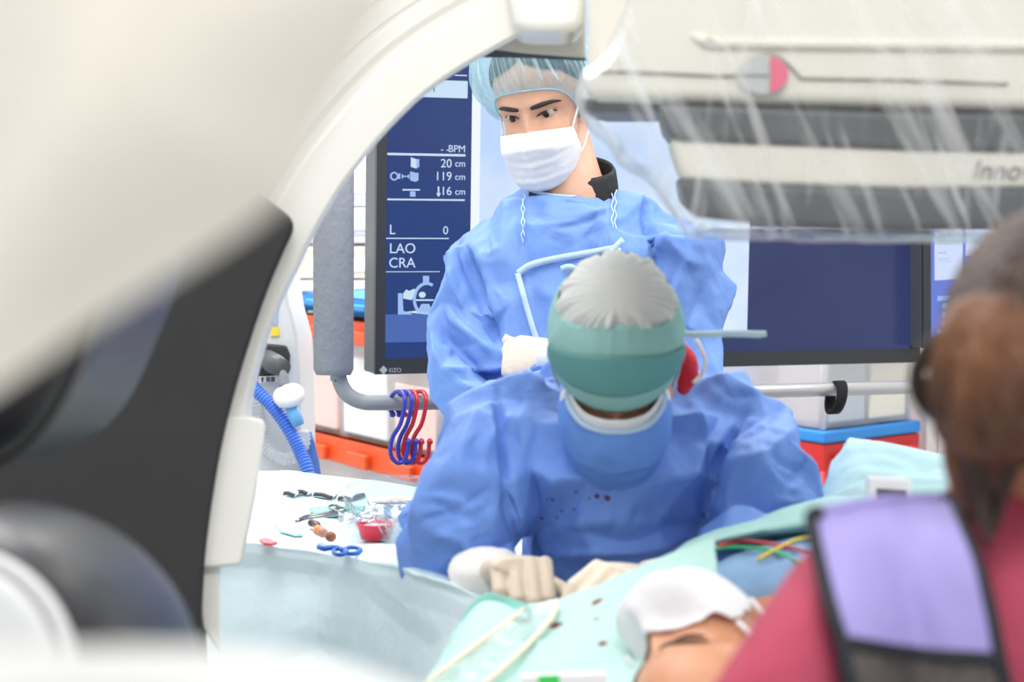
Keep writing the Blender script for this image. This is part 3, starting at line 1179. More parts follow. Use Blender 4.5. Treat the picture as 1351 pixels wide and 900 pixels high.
def wrinkle(V, F, amp=.006, scale=7.0, stretch=(1, 1, .6), seed=0, keep=None):
    """stiff nonwoven cloth: broad dents with crisp creases between them"""
    N = vnormals(V, F)
    q = V * np.asarray(stretch, float)
    wv = np.stack([fbm(q * 4 + seed + 11 * k, 2) for k in range(3)], 1) * .10
    q = (q + wv) * scale
    D = np.zeros(len(V))
    for k, (s_, a_) in enumerate(((1.0, 1.0), (1.9, .6), (3.7, .3))):
        D += a_ * (1 - 2.2 * np.abs(vnoise(q * s_ + 13.1 * k + seed)))
        D -= a_ * .8 * (1 - 2.2 * np.abs(vnoise(q * s_ * 1.15 + 57.3 * k + seed * 2)))
    if keep is not None:
        D = D * keep
    return V + N * (D * amp)[:, None], F


def skull_pt(phi, th, off=0.0):
    """points on the head by azimuth (0 = nose, + = subject's right) and elevation, in degrees"""
    ph, t = np.radians(np.asarray(phi, float)), np.radians(np.asarray(th, float))
    d = np.stack([np.cos(t) * np.sin(ph), np.cos(t) * np.cos(ph), np.sin(t)], -1).reshape(-1, 3)
    return d * (head_r(d) + off)[:, None]


def ribbon(pts, wid, up, th=.0015, k=6):
    """flat band along pts; up = direction across its width (one vector or per point)"""
    p = cat_path(pts, k) if k else np.asarray(pts, float)
    w = np.ones(len(p)) * wid if np.isscalar(wid) else np.interp(np.linspace(0, 1, len(p)), np.linspace(0, 1, len(wid)), wid)
    t = nrm(np.gradient(p, axis=0))
    u = np.ones((len(p), 1)) * np.asarray(up, float) if np.ndim(up) == 1 else np.array([np.interp(np.linspace(0, 1, len(p)), np.linspace(0, 1, len(up)), np.asarray(up)[:, c]) for c in range(3)]).T
    u = nrm(u - t * (u * t).sum(1)[:, None])
    n = np.cross(t, u)
    rg = [np.array([p[i] + u[i] * w[i] / 2 + n[i] * th / 2, p[i] + u[i] * w[i] / 2 - n[i] * th / 2, p[i] - u[i] * w[i] / 2 - n[i] * th / 2, p[i] - u[i] * w[i] / 2 + n[i] * th / 2]) for i in range(len(p))]
    return loft(rg)


def surf_pts(V, pts, off=0.002, rad=7):
    """points just off a surface where the photo shows them"""
    q = proj(V)
    out = []
    for x, y in pts:
        dd = (q[:, 0] - x) ** 2 + (q[:, 1] - y) ** 2
        m = dd < rad * rad
        if m.sum() < 3:
            m = dd <= np.sort(dd)[5]
        z = q[m, 2]
        dmin = np.sort(z)[: max(3, len(z) // 4)].mean()
        if z.max() - z.min() < .03:
            dmin = z.mean()
        out.append(P(x, y, dmin - off))
    return np.array(out)


def rot(v, ax, deg):
    a = math.radians(deg)
    ax = nrm(ax)
    return v * math.cos(a) + np.cross(ax, v) * math.sin(a) + ax * (ax @ v) * (1 - math.cos(a))


def surf_vtx(V, pts):
    """nearest surface vertex in front at each photo position"""
    q = proj(V)
    out = []
    for x, y in pts:
        dd = (q[:, 0] - x) ** 2 + (q[:, 1] - y) ** 2
        near = np.argsort(dd)[:40]
        z = q[near, 2]
        near = near[z < z.min() + .04]
        out.append(V[near[0]])
    return np.array(out)


def hand_geo(wrist, fdir, back, index_side, curl=((60, 50, 25),) * 4, spread=3, thumb=(35, 25), s=1.0, voxel=.0021, arm=None, thumb_out=.8):
    """palm, four unequal bent fingers and a thumb grown together; index_side = direction from little finger to index"""
    f = nrm(fdir)
    b = nrm(back - f * (back @ f))
    a = nrm(index_side - f * (index_side @ f) - b * (index_side @ b))
    w = np.asarray(wrist, float)
    L = .088 * s
    rg = []
    for t, hw, hh in ((-.35, .024, .019), (-.1, .0255, .0185), (.1, .029, .018), (.4, .037, .0175), (.7, .0405, .016), (.95, .0405, .0135), (1.06, .037, .010)):
        rg.append(oval(w + f * L * t, a * hw * s, b * hh * s, 28, 2.5))
    parts = [loft(rg)]
    lens = [(.043, .026, .021), (.047, .030, .022), (.043, .028, .022), (.034, .021, .019)]
    rad = [.0106, .0108, .0104, .0094]
    for i in range(4):
        o = (1.5 - i) * .0205
        k0 = w + f * (L * (1.0 - (.0, 0, .04, .12)[i])) + a * o * s + b * .002
        d = rot(f, b, 0) + a * math.tan(math.radians(spread)) * (1.5 - i) * .5
        d = nrm(d)
        p = [k0 - d * .03 * s - b * .002, k0]
        rr = [rad[i] * .9 * s, rad[i] * 1.13 * s]
        hinge = np.cross(d, b)
        cur = d
        for j in range(3):
            cur = rot(cur, hinge, -curl[i][j])
            q = p[-1]
            p.append(q + cur * lens[i][j] * s * .5)
            rr.append(rad[i] * (1.0, .95, .88)[j] * s)
            p.append(q + cur * lens[i][j] * s)
            rr.append(rad[i] * (1.06, .96, .7)[j] * s)
        parts.append(tube(np.array(p), rr, 12, round_ends=True))
    # thumb from the side of the palm near its base
    k0 = w + f * L * .28 + a * .026 * s - b * .006 * s
    d1 = nrm(f * .75 + a * thumb_out - b * .35)
    d2 = rot(d1, np.cross(d1, a) + b * .6, -thumb[0])
    d3 = rot(d2, np.cross(d1, a) + b * .6, -thumb[1])
    p = [k0 - d1 * .015 * s, k0 + d1 * .02 * s, k0 + d1 * .042 * s, k0 + d1 * .042 * s + d2 * .032 * s, k0 + d1 * .042 * s + d2 * .032 * s + d3 * .026 * s]
    parts.append(tube(np.array(p), [.012 * s, .0135 * s, .0108 * s, .0098 * s, .0068 * s], 12, round_ends=True))
    if arm is not None:
        parts.append(arm)
    return fuse(parts, voxel, 3)


def spots(m, pts, rgb, rad, nscale=60):
    """stains with a shape of their own, at points of the thing (object space)"""
    nt = m.node_tree
    b = nt.nodes['Principled BSDF']
    tc = nt.nodes.new('ShaderNodeTexCoord')
    nz = nt.nodes.new('ShaderNodeTexNoise')
    nz.inputs['Scale'].default_value = nscale
    nt.links.new(tc.outputs['Object'], nz.inputs['Vector'])
    acc = None
    for p, r in zip(pts, rad):
        dn = nt.nodes.new('ShaderNodeVectorMath')
        dn.operation = 'DISTANCE'
        nt.links.new(tc.outputs['Object'], dn.inputs[0])
        dn.inputs[1].default_value = [float(c) for c in p]
        ad = nt.nodes.new('ShaderNodeMath')
        ad.operation = 'MULTIPLY_ADD'
        nt.links.new(nz.outputs['Fac'], ad.inputs[0])
        ad.inputs[1].default_value = r * 1.6
        nt.links.new(dn.outputs['Value'], ad.inputs[2])
        mr = nt.nodes.new('ShaderNodeMapRange')
        mr.inputs['From Min'].default_value = r * 1.75
        mr.inputs['From Max'].default_value = r * 1.35
        nt.links.new(ad.outputs[0], mr.inputs['Value'])
        if acc is None:
            acc = mr.outputs[0]
        else:
            mx = nt.nodes.new('ShaderNodeMath')
            mx.operation = 'MAXIMUM'
            nt.links.new(acc, mx.inputs[0])
            nt.links.new(mr.outputs[0], mx.inputs[1])
            acc = mx.outputs[0]
    mix = nt.nodes.new('ShaderNodeMix')
    mix.data_type = 'RGBA'
    nt.links.new(acc, mix.inputs[0])
    if b.inputs['Base Color'].links:
        nt.links.new(b.inputs['Base Color'].links[0].from_socket, mix.inputs[6])
    else:
        mix.inputs[6].default_value = b.inputs['Base Color'].default_value
    mix.inputs[7].default_value = lin(rgb)
    nt.links.new(mix.outputs[2], b.inputs['Base Color'])


SKIN = mat('skin light', (216, 170, 144), .5, sss=.12, bump=(160, .08), var=(30, (208, 158, 130)))
SKINT = mat('skin tan', (212, 156, 122), .42, sss=.1, bump=(90, .12), var=(22, (198, 136, 102)))
HAIRK = mat('black hair', (34, 28, 26), .5, bump=(200, .5, (1, 1, .08)))
GOWN = cloth_mat('blue surgical gown', (120, 158, 226), thin=.14, rough=.55, bump=(45, .25))
GOWN2 = cloth_mat('blue surgical gown darker', (122, 162, 234), thin=.10, rough=.55, bump=(45, .25))
TRIM = cloth_mat('light blue binding', (200, 224, 244), thin=.25)
GLOVE = mat('cream latex glove', (228, 212, 192), .5, sss=.08, bump=(70, .12))
GLOVEW = mat('white latex cuff', (244, 242, 238), .55, bump=(70, .15))
MASKW = cloth_mat('white mask fabric', (246, 246, 248), thin=.25, bump=(120, .12))
MASKB = cloth_mat('blue mask fabric', (112, 158, 234), thin=.15, bump=(120, .12))
EYEW = mat('eye white', (188, 176, 172), .3)
IRIS = mat('brown iris', (42, 26, 20), .15)


def cap_film(name, rgb, clear):
    m = bpy.data.materials.new(name)
    m.use_nodes = True
    nt = m.node_tree
    b = nt.nodes['Principled BSDF']
    b.inputs['Base Color'].default_value = lin(rgb)
    b.inputs['Roughness'].default_value = .7
    b.inputs['Specular IOR Level'].default_value = .25
    out = [n for n in nt.nodes if n.type == 'OUTPUT_MATERIAL'][0]
    tl = nt.nodes.new('ShaderNodeBsdfTranslucent')
    tl.inputs['Color'].default_value = lin(rgb)
    tr = nt.nodes.new('ShaderNodeBsdfTransparent')
    tr.inputs['Color'].default_value = lin(tuple(min(255, 225 + c // 9) for c in rgb))
    m1 = nt.nodes.new('ShaderNodeMixShader')
    m1.inputs[0].default_value = .3
    m2 = nt.nodes.new('ShaderNodeMixShader')
    # the weave closes up where the gauze is seen edge-on
    lw = nt.nodes.new('ShaderNodeLayerWeight')
    lw.inputs['Blend'].default_value = .35
    mr = nt.nodes.new('ShaderNodeMapRange')
    mr.inputs['To Min'].default_value = 1 - clear
    mr.inputs['To Max'].default_value = 1
    nt.links.new(lw.outputs['Facing'], mr.inputs['Value'])
    nt.links.new(b.outputs[0], m1.inputs[1])
    nt.links.new(tl.outputs[0], m1.inputs[2])
    nt.links.new(mr.outputs[0], m2.inputs[0])
    nt.links.new(tr.outputs[0], m2.inputs[1])
    nt.links.new(m1.outputs[0], m2.inputs[2])
    nt.links.new(m2.outputs[0], out.inputs['Surface'])
    return m


def cap_shell(edge, puff, nu=40, nv=220, pleats=34, amp=.003, seed=0, t0=0.0, t1=1.0, pw=.45, low=.003):
    """head cover: edge(phi) gives the rim elevation in degrees; rows run from rim to crown"""
    ph = np.linspace(-180, 180, nv, endpoint=False)
    e = np.array([edge(a) for a in ph])
    ts = np.linspace(t0, t1, nu)
    rows = []
    pl = np.stack([np.cos(np.radians(ph)) * pleats / 6.3, np.sin(np.radians(ph)) * pleats / 6.3, ph * 0 + seed * 3.3], 1)
    for t in ts:
        th = e + (90 - e) * min(t, .999)
        o = low + puff * math.sin(min(1, t / pw) * PI / 2) ** 0.9 if t < pw else low + puff * (1 - .25 * ((t - pw) / (1 - pw)) ** 2)
        fade = (1 - t) ** .6 * min(1, .25 + t * 5)
        nz = (1 - 2 * np.abs(vnoise(pl + np.array([0, 0, t * 1.6])))) + .6 * vnoise(pl * 1.9 + np.array([7, 0, t * 3]))
        q = skull_pt(ph, th, 0) if False else None
        d = np.stack([np.cos(np.radians(th)) * np.sin(np.radians(ph)), np.cos(np.radians(th)) * np.cos(np.radians(ph)), np.sin(np.radians(th))], -1)
        rr = ray_ell(d, (0, -.012, .030), (.0755, .097, .0935))
        rows.append(d * (rr + o + amp * fade * nz)[:, None])
    V = np.concatenate(rows)
    F = [(i * nv + j, i * nv + (j + 1) % nv, (i + 1) * nv + (j + 1) % nv, (i + 1) * nv + j) for i in range(nu - 1) for j in range(nv)]
    return V, F
# ================================================================ standing person
man = thing('person', (P(757, 450, 3.42)[0], P(757, 450, 3.42)[1], 0), 'person standing in blue gown, light blue gauze cap and white mask, arms folded, looking down', 'person')
R1 = head_R(17, 20, 7.5)
C1 = P(696.5, 156, 3.33) - R1 @ np.array([0, .08, .0])


def h1(geo):
    return xf(geo, R1, C1)


def body_lower(x, y, z0):
    """legs and feet under the gown"""
    g = []
    for s in (-1, 1):
        g.append(tube([(x + s * .09, y, z0), (x + s * .09, y, .5), (x + s * .085, y + .01, .28), (x + s * .08, y + .02, .07)], [.085, .062, .055, .04], 16, k=3))
        g.append(loft([oval((x + s * .085, y + .05 - t, .035 + hh * .3), (w, 0, 0), (0, 0, .035 + hh * .3), 16) for t, w, hh in ((0, .02, .02), (.02, .034, .05), (.09, .042, .04), (.18, .046, .015), (.23, .03, .0), (.245, .012, 0))]))
    return g


nk = [h1(([(0, -.045, -.01)], []))[0][0], h1(([(0, -.045, -.075)], []))[0][0], P(752, 250, 3.41), P(757, 290, 3.43)]
neck = tube(nk, [.056, .056, .060, .085], 24, k=5)
xm, ym = P(757, 450, 3.43)[:2]
torso_b = loft([ringpx(725, 790, 272, 3.43, .10), ringpx(685, 845, 310, 3.44, .13), ringpx(675, 850, 380, 3.44, .15), ringpx(680, 845, 520, 3.43, .14), ringpx(655, 870, 640, 3.43, .2), ringpx(655, 870, 800, 3.43, .2)])
fg = face_geo(.28, ears=True)
bodyg = join(*[h1(g) for g in fg], neck, torso_b, *body_lower(xm, ym, .62))
ob('body', bodyg, SKIN, man)
for sx in (1, -1):
    m_ = (np.abs(np.abs(fg[0][0][:, 0] - sx * .031) - .0) < .006) & (np.abs(fg[0][0][:, 2] - .0105) < .0035) & (fg[0][0][:, 1] > .03)
    yl = np.median(fg[0][0][m_, 1])
    print('lid y', yl)
    c = np.array([sx * .030, yl - .0135, .0005])
    ax = nrm(np.array([sx * .01 + .04, .9, -.10]))
    g = h1(lathe(c, ax, [(.0120 * math.cos(a), .0120 * math.sin(a)) for a in np.linspace(PI - .05, .42, 20)] + [(.0112, .0042)], 24))
    ey = ob('eyeball', g, EYEW, man)
    g = h1(lathe(c, ax, [(.0108, .0056), (.0113, .0052), (.0119, .003), (.0121, .0005)], 20))
    ob('iris', g, IRIS, ey)
    # lash line and brow
    xs = np.linspace(-.0155, .0155, 9)
    lp = np.array([(sx * .031 + x, .0, .0005 + .0012 * (1 - (x / .0145) ** 2) + max(0, 1 - (x / .0145) ** 2) * .0105 * .28 + .0004) for x in xs])
    fv = fg[0][0]

    def on_face(pt, o):
        m = (np.abs(fv[:, 0] - pt[0]) < .0035) & (np.abs(fv[:, 2] - pt[2]) < .0035) & (fv[:, 1] > .03)
        return np.array([pt[0], (np.percentile(fv[m, 1], 85) if m.any() else .08) + o, pt[2]])

    lp = np.array([on_face(q, -.0002) for q in lp])
    ob('eyelashes', h1(tube(lp, [.0005, .0008, .001, .0011, .0012, .0012, .0011, .001, .0006], 8, k=3)), HAIRK, man)
    bp = np.array([(sx * .0115, 0, .0178), (sx * .022, 0, .0196), (sx * .034, 0, .0208), (sx * .046, 0, .0196), (sx * .056, 0, .0150)])
    bq = np.array([on_face(q, .0004) for q in bp])
    ob('eyebrow', h1(tube(bq, [.0030, .0042, .0040, .003, .001], 10, k=5, flat=.95, up=(0, .25, 1))), HAIRK, man)
# hair under the cap
hv, hf = cap_shell(lambda a: 62 - 36 * (abs(a) / 180) ** .5 if abs(a) < 60 else 40 - 70 * ((abs(a) - 60) / 120), .006, nu=24, nv=120, pleats=40, amp=.0015)
ob('hair', h1((hv, hf)), HAIRK, man)
CAPB = cap_film('pale blue gauze', (186, 220, 230), .74)


def e1(a):
    a = abs(a)
    return 30 - 66 * (1 / (1 + math.exp(-(a - 72) / 13))) + 6 * (a > 140) * (a - 140) / 40


cv, cf = cap_shell(e1, .030, nu=64, nv=360, pleats=44, amp=.010, seed=1, pw=.62)
# loose crown sags to the photo's left
k_ = np.clip((cv[:, 2] - .02) / .1, 0, 1)
cv = cv + np.array([.012, 0, .0])[None] * k_[:, None]
capm = ob('bouffant_cap', h1((cv, cf)), CAPB, man)
rim = np.array([skull_pt([a], [e1(a)], .0035)[0] for a in np.linspace(-180, 180, 73)])
ob('elastic_rim', h1(tube(rim[:-1].tolist() + [rim[0].tolist()], .0016, 8)), cloth_mat('cap elastic', (176, 222, 232), .2), capm)
# mask: rows from nose bridge to under the chin, columns across
mk = []
for z, yc, hw, ys, ze in ((-.0165, .1055, .064, .046, -.034), (-.028, .119, .0655, .045, -.044), (-.043, .126, .067, .043, -.054), (-.062, .122, .0675, .041, -.064), (-.085, .119, .067, .038, -.074), (-.106, .116, .064, .037, -.084), (-.122, .104, .060, .040, -.094), (-.128, .080, .055, .042, -.104)):
    row = []
    for u_ in (-1, -.8, -.5, -.2, 0, .2, .5, .8, 1):
        au = abs(u_)
        row.append((hw * math.sin(au * 1.45) / math.sin(1.45) * np.sign(u_), ys + (yc - ys) * (1 - au ** 2.1), z + (ze - z) * au ** 2))
    mk.append(row)
mv, mf = sheet(mk, 7, 8)
x_ = mv[:, 0]
pl = .0009 * np.sin(mv[:, 2] * 420) * np.exp(-(x_ / .06) ** 2) + .0016 * crumple(np.stack([x_ * 26, mv[:, 2] * 34, mv[:, 1] * 8], 1))
mv[:, 1] += pl
# nose-side creases running from the cheek to the ridge
mv[:, 1] += .0025 * np.exp(-((mv[:, 2] + .04 + .25 * np.abs(x_)) / .006) ** 2) * np.clip(np.abs(x_) * 30 - .3, 0, 1)
mv[:, 1] += .0035 * np.exp(-(x_ / .007) ** 2)
msk = ob('face_mask', h1(thicken((mv, mf), .0014)), MASKW, man)
topr = mk[0]
ob('mask_hem', h1(tube([(a, b_ + .0012, c_ - .0022) for a, b_, c_ in topr], .0012, 8, k=6)), MASKW, msk)
for sx in (1, -1):
    ob('ear_loop', h1(tube([(sx * .0630, .046, -.034), (sx * .0695, .02, -.012), (sx * .077, -.008, .012), (sx * .080, -.020, -.008), (sx * .076, -.012, -.045), (sx * .068, .022, -.076), (sx * .058, .042, -.090)], .0017, 8, k=6)), MASKW, msk)

# gown ---------------------------------------------------------------------
top = oval(P(757, 244, 3.41), RGT * .088, FWD * .070 + UPV * .028, 40)
top2 = oval(P(757, 256, 3.42), RGT * .112, FWD * .085 + UPV * .026, 40)
tors = loft([top, top2, ringpx(640, 898, 279, 3.43, .19), ringpx(628, 915, 306, 3.43, .235), ringpx(615, 920, 360, 3.42, .27), ringpx(632, 905, 450, 3.41, .27), ringpx(632, 905, 540, 3.42, .27), ringpx(622, 912, 700, 3.43, .28), ringpx(610, 925, 950, 3.44, .30), ringpx(600, 930, 1180, 3.44, .32)])
armR = tube([P(668, 314, 3.43), P(656, 330, 3.42), P(640, 390, 3.38), P(637, 470, 3.32), P(645, 530, 3.27), P(665, 532, 3.2), P(725, 522, 3.17), P(790, 505, 3.18)], [.040, .050, .058, .060, .060, .055, .050, .042], 28, k=4, round_ends=True)
armL = tube([P(875, 310, 3.43), P(890, 326, 3.42), P(892, 390, 3.38), P(890, 470, 3.33), P(872, 505, 3.28), P(835, 492, 3.23), P(785, 478, 3.25), P(738, 476, 3.265)], [.040, .050, .055, .056, .056, .050, .042, .035], 28, k=4, round_ends=True)
gv, gf = fuse([tors, armR, armL], .0078, 5)
gv0 = gv.copy()
gv, gf = cloth((gv, gf), excess=1.11, steps=60, inner=6, grav=.0006, seed=2, maxd=.009, mind=-.016, nscale=6, namp=.012, bend=.04)
gv, gf = wrinkle(gv, gf, .012, 5.5, (1, 1, .7), seed=3)
man_folds = [
    ([(600, 300), (610, 340), (640, 420), (658, 455)], 7, -.016), ([(640, 330), (655, 400), (662, 450)], 9, -.008),
    ([(585, 410), (620, 440), (655, 470)], 9, .012), ([(575, 425), (612, 470), (650, 500)], 6, -.010),
    ([(580, 486), (630, 488), (690, 480)], 7, .013), ([(590, 497), (640, 500), (680, 492)], 5, -.008),
    ([(585, 345), (600, 380), (625, 430)], 8, .008),
    ([(700, 262), (740, 270), (800, 250)], 9, .012), ([(695, 280), (740, 290), (810, 280)], 6, -.009), ([(690, 298), (750, 292), (815, 268)], 7, .010),
    ([(690, 310), (760, 315), (812, 300)], 5, -.008),
    ([(688, 250), (688, 330)], 4, -.007), ([(808, 235), (810, 300)], 4, -.007),
    ([(858, 250), (850, 290), (868, 350)], 7, -.010), ([(880, 300), (862, 340)], 9, .008), ([(900, 350), (870, 400), (860, 430)], 8, -.011),
    ([(915, 330), (890, 380), (885, 430)], 8, .010), ([(930, 370), (905, 440)], 6, -.009),
    ([(720, 380), (760, 420), (730, 450)], 12, .006), ([(700, 360), (720, 450)], 8, -.004),
]
gv = folds(gv, gf, man_folds)
gv, gf = facet((gv, gf), 1900, 3, 2)
gv, gf = wrinkle(gv, gf, .0022, 15, (1, 1, .8), seed=31)
gv = folds(gv, gf, [(a, w * .55, h * .6) for a, w, h in man_folds] + [
    ([(612, 320), (622, 350), (642, 410), (658, 458)], 4, -.016), ([(858, 255), (852, 295), (866, 345), (872, 400)], 4, -.012),
    ([(600, 330), (640, 345), (680, 340)], 3, .004), ([(585, 380), (600, 430), (590, 480)], 4, .005), ([(640, 300), (648, 350), (670, 400)], 4, -.005),
    ([(870, 300), (900, 340), (930, 350)], 4, .005), ([(860, 270), (880, 290), (915, 300)], 4, -.004), ([(700, 375), (730, 400), (720, 440)], 5, .004),
    ([(600, 505), (640, 520), (660, 545)], 4, .005), ([(580, 440), (600, 455), (640, 450)], 4, -.005), ([(700, 270), (725, 262), (760, 272), (800, 262)], 4, .006), ([(704, 290), (745, 298), (800, 285)], 4, -.006), ([(740, 310), (780, 318), (812, 314)], 4, .005)])
gown = ob('surgical_gown', (gv, gf), GOWN, man)
# light binding of the wrap flap, ties and stitched gathers
for pts, w_ in (([(683, 361), (700, 350), (730, 342), (775, 334), (818, 326)], .011), ([(683, 361), (692, 395), (702, 430), (709, 450)], .009)):
    q_ = surf_pts(gv, cat_path(np.array(pts, float), 3), .006, 10)
    ob('flap_binding', ribbon(q_, w_, UPV if w_ > .01 else RGT, .0025, 3), TRIM, gown)
q_ = surf_pts(gv, [(822, 316), (800, 338), (775, 362)], .012)
ob('waist_tie', ribbon(q_, .010, RGT * .6 - UPV * .8, .002, 6), TRIM, gown)
q_ = surf_pts(gv, [(740, 355), (752, 352), (770, 358), (795, 350)], .010)
ob('waist_tie', ribbon(q_, .010, UPV, .002, 6), TRIM, gown)
q_ = surf_pts(gv, [(818, 328), (812, 340), (806, 352)], .008)
ob('waist_tie', ribbon(q_, .007, RGT, .002, 6), TRIM, gown)
STITCH = mat('white stitching', (196, 216, 246), .7)
for x0, ya, yb in ((689, 262, 320), (691, 255, 312), (808, 240, 300), (812, 246, 302)):
    q_ = surf_pts(gv, [(x0 + 1.5 * math.sin(i * 1.9), y) for i, y in enumerate(np.linspace(ya, yb, 12))], .003)
    ob('gather_stitching', tube(q_, .0009, 6, k=2), STITCH, gown)
q_ = np.array([top[i] for i in range(18, 31)])
ob('neck_binding', tube(q_ + UPV * .003, .003, 8, k=2), TRIM, gown)
# black collar of the garment underneath
BLK = mat('black collar cloth', (26, 27, 30), .75, bump=(80, .2))
cr_ = []
for t, s_, z_ in ((0, 1.0, -.025), (1, .97, .0), (2, .93, .02), (3, .88, .026), (4, .84, .02), (5, .85, -.02)):
    cr_.append(oval(P(757, 240, 3.42) + UPV * z_, RGT * .078 * s_, FWD * .070 * s_ + UPV * .030 * s_, 40))
ob('inner_collar', loft(cr_, cap=False), BLK, man)
# gloved hand resting on the other sleeve
w_ = P(732, 472, 3.235)
hg = hand_geo(w_, -RGT + UPV * .03 + FWD * .22, -FWD * .9 + UPV * .3, UPV, curl=((70, 70, 40), (74, 70, 40), (76, 70, 40), (78, 70, 40)), thumb=(60, 50), thumb_out=.15, s=.92, voxel=.0024)
ob('glove', hg, GLOVE, man)
cf_ = tube([w_ + RGT * .040 + FWD * .005, w_ + RGT * .012, w_ - RGT * .008, w_ - RGT * .030 + UPV * .001], [.036, .034, .030, .0265], 20, k=3, flat=.85)
cvv, cff = cf_
ob('glove_cuff', (cvv + (.0016 * crumple(cvv * 55))[:, None] * nrm(cvv - w_), cff), GLOVEW, man)
# ================================================================ surgeon bent over the patient
sur = thing('person', (P(815, 700, 2.85)[0], P(815, 700, 2.85)[1], 0), 'person bent forward over the patient in blue gown, teal cap and blue mask', 'person')
R2 = head_R(2, 50, 0)
C2 = P(812, 474, 2.47) - R2 @ np.array([0, 0, 0.0])


def h2(geo):
    return xf(geo, R2, C2)


fg2 = face_geo(.12, ears=True)
xs_, ys_ = P(815, 700, 2.85)[:2]
nk2 = [h1_ for h1_ in (h2(([(0, -.045, -.01)], []))[0][0], h2(([(0, -.055, -.08)], []))[0][0], P(822, 505, 2.62), P(825, 540, 2.66))]
neck2 = tube(nk2, [.056, .058, .065, .085], 24, k=5)
torso2 = loft([ringpx(780, 870, 500, 2.66, .12), ringpx(752, 915, 535, 2.68, .12), ringpx(725, 930, 620, 2.69, .14), ringpx(745, 895, 720, 2.80, .10), ringpx(760, 870, 800, 2.88, .10), ringpx(750, 870, 900, 2.92, .12)])
bg2 = join(*[h2(g) for g in fg2], neck2, torso2, *body_lower(xs_, ys_, .72))
ob('body', bg2, SKINT, sur)
ob('hair', h2(cap_shell(lambda a: 20 - 45 * (abs(a) / 180), .002, nu=20, nv=100, amp=.0005)), HAIRK, sur)
# cap: rim band, darker sweat band, pale gathered crown
CT1 = cloth_mat('teal cap cloth', (158, 204, 200), thin=.2, bump=(70, .15))
CT2 = cloth_mat('teal cap inner band', (104, 160, 160), thin=.1, bump=(70, .15), rgb2=(98, 152, 152), var=14)
CT3 = cloth_mat('pale cap crown', (244, 245, 242), thin=.3, bump=(60, .2), rgb2=(224, 226, 223), var=9)


def e2(a):
    a = abs(a)
    return 9 - 30 * min(1, a / 110) ** 2


def e_crown(a):
    return 55 + 19 * math.cos(math.radians(a))


def cap_band(lo, hi, off, nu=14, nv=240, amp=.0, pleats=30, seed=0, a0=-180, a1=180, close=True):
    ph = np.linspace(a0, a1, nv, endpoint=not close)
    rows = []
    for i, t in enumerate(np.linspace(0, 1, nu)):
        th = np.array([lo(a) + (hi(a) - lo(a)) * t for a in ph])
        d = np.stack([np.cos(np.radians(th)) * np.sin(np.radians(ph)), np.cos(np.radians(th)) * np.cos(np.radians(ph)), np.sin(np.radians(th))], -1)
        rr = ray_ell(d, (0, -.012, .030), (.0755, .097, .0935))
        nz = 1 - 2 * np.abs(vnoise(np.stack([np.cos(np.radians(ph)) * pleats / 6.3, np.sin(np.radians(ph)) * pleats / 6.3, ph * 0 + seed + t * .5], 1)))
        o = off(t) if callable(off) else off
        rows.append(d * (rr + o + amp * nz * t)[:, None])
    V = np.concatenate(rows)
    m = nv if close else nv - 1
    F = [(i * nv + j, i * nv + (j + 1) % nv, (i + 1) * nv + (j + 1) % nv, (i + 1) * nv + j) for i in range(nu - 1) for j in range(m)]
    return V, F


cap2 = ob('cap_band', h2(thicken(cap_band(e2, e_crown, lambda t: .004 + .0055 * math.sin(min(1, t * 1.15) * PI / 2), nu=22, amp=.0016, pleats=26, seed=2), .0012)), CT1, sur)
ob('sweat_band', h2(thicken(cap_band(lambda a: 31 - 10 * (a / 70) ** 2, lambda a: 57 - 19 * (a / 70) ** 2, lambda t: .0110 + .0025 * t, nu=12, nv=110, a0=-80, a1=80, close=False), .0012)), CT2, cap2)


def crown(nu=46, nv=320):
    ph = np.linspace(-180, 180, nv, endpoint=False)
    e = np.array([e_crown(a) for a in ph])
    rows = []
    for t in np.linspace(0, .999, nu):
        th = e - 2 + (92 - e) * t
        d = np.stack([np.cos(np.radians(th)) * np.sin(np.radians(ph)), np.cos(np.radians(th)) * np.cos(np.radians(ph)), np.sin(np.radians(th))], -1)
        rr = ray_ell(d, (0, -.012, .030), (.0755, .097, .0935))
        k = math.exp(-((t - .12) / .28) ** 2)
        nz = vnoise(np.stack([np.cos(np.radians(ph)) * 9, np.sin(np.radians(ph)) * 9, ph * 0 + t * .8], 1)) + .7 * (1 - 2 * np.abs(vnoise(np.stack([np.cos(np.radians(ph)) * 14, np.sin(np.radians(ph)) * 14, ph * 0 + 9 + t * .8], 1))))
        o = .0098 + .003 * math.sin(min(1, t * 2.4) * PI / 2) - .004 * t
        rows.append(d * (rr + o + .0036 * k * nz)[:, None])
    V = np.concatenate(rows)
    F = [(i * nv + j, i * nv + (j + 1) % nv, (i + 1) * nv + (j + 1) % nv, (i + 1) * nv + j) for i in range(nu - 1) for j in range(nv)]
    return V, F


ob('cap_crown', h2(crown()), CT3, cap2)
# cap ties
q_ = [P(900, 441, 2.50), P(930, 441, 2.49), P(965, 440, 2.485), P(1000, 441, 2.48), P(1011, 440, 2.48)]
ob('cap_tie', ribbon(q_, [.008, .009, .009, .009, .007], UPV + FWD * .3, .002, 5), cloth_mat('pale tie cloth', (214, 234, 246), thin=.05), cap2)
q_ = [h2((skull_pt([a], [t], .009), []))[0][0] for a, t in ((-62, -6), (-78, 4), (-92, 22), (-100, 40))]
ob('mask_tie', ribbon(q_, .006, R2[:, 1], .0012, 6), TRIM, cap2)
q_ = [h2((skull_pt([a], [t], .009), []))[0][0] for a, t in ((62, -6), (78, 4), (92, 22), (100, 40))]
ob('mask_tie', ribbon(q_, .006, R2[:, 1], .0012, 6), TRIM, cap2)
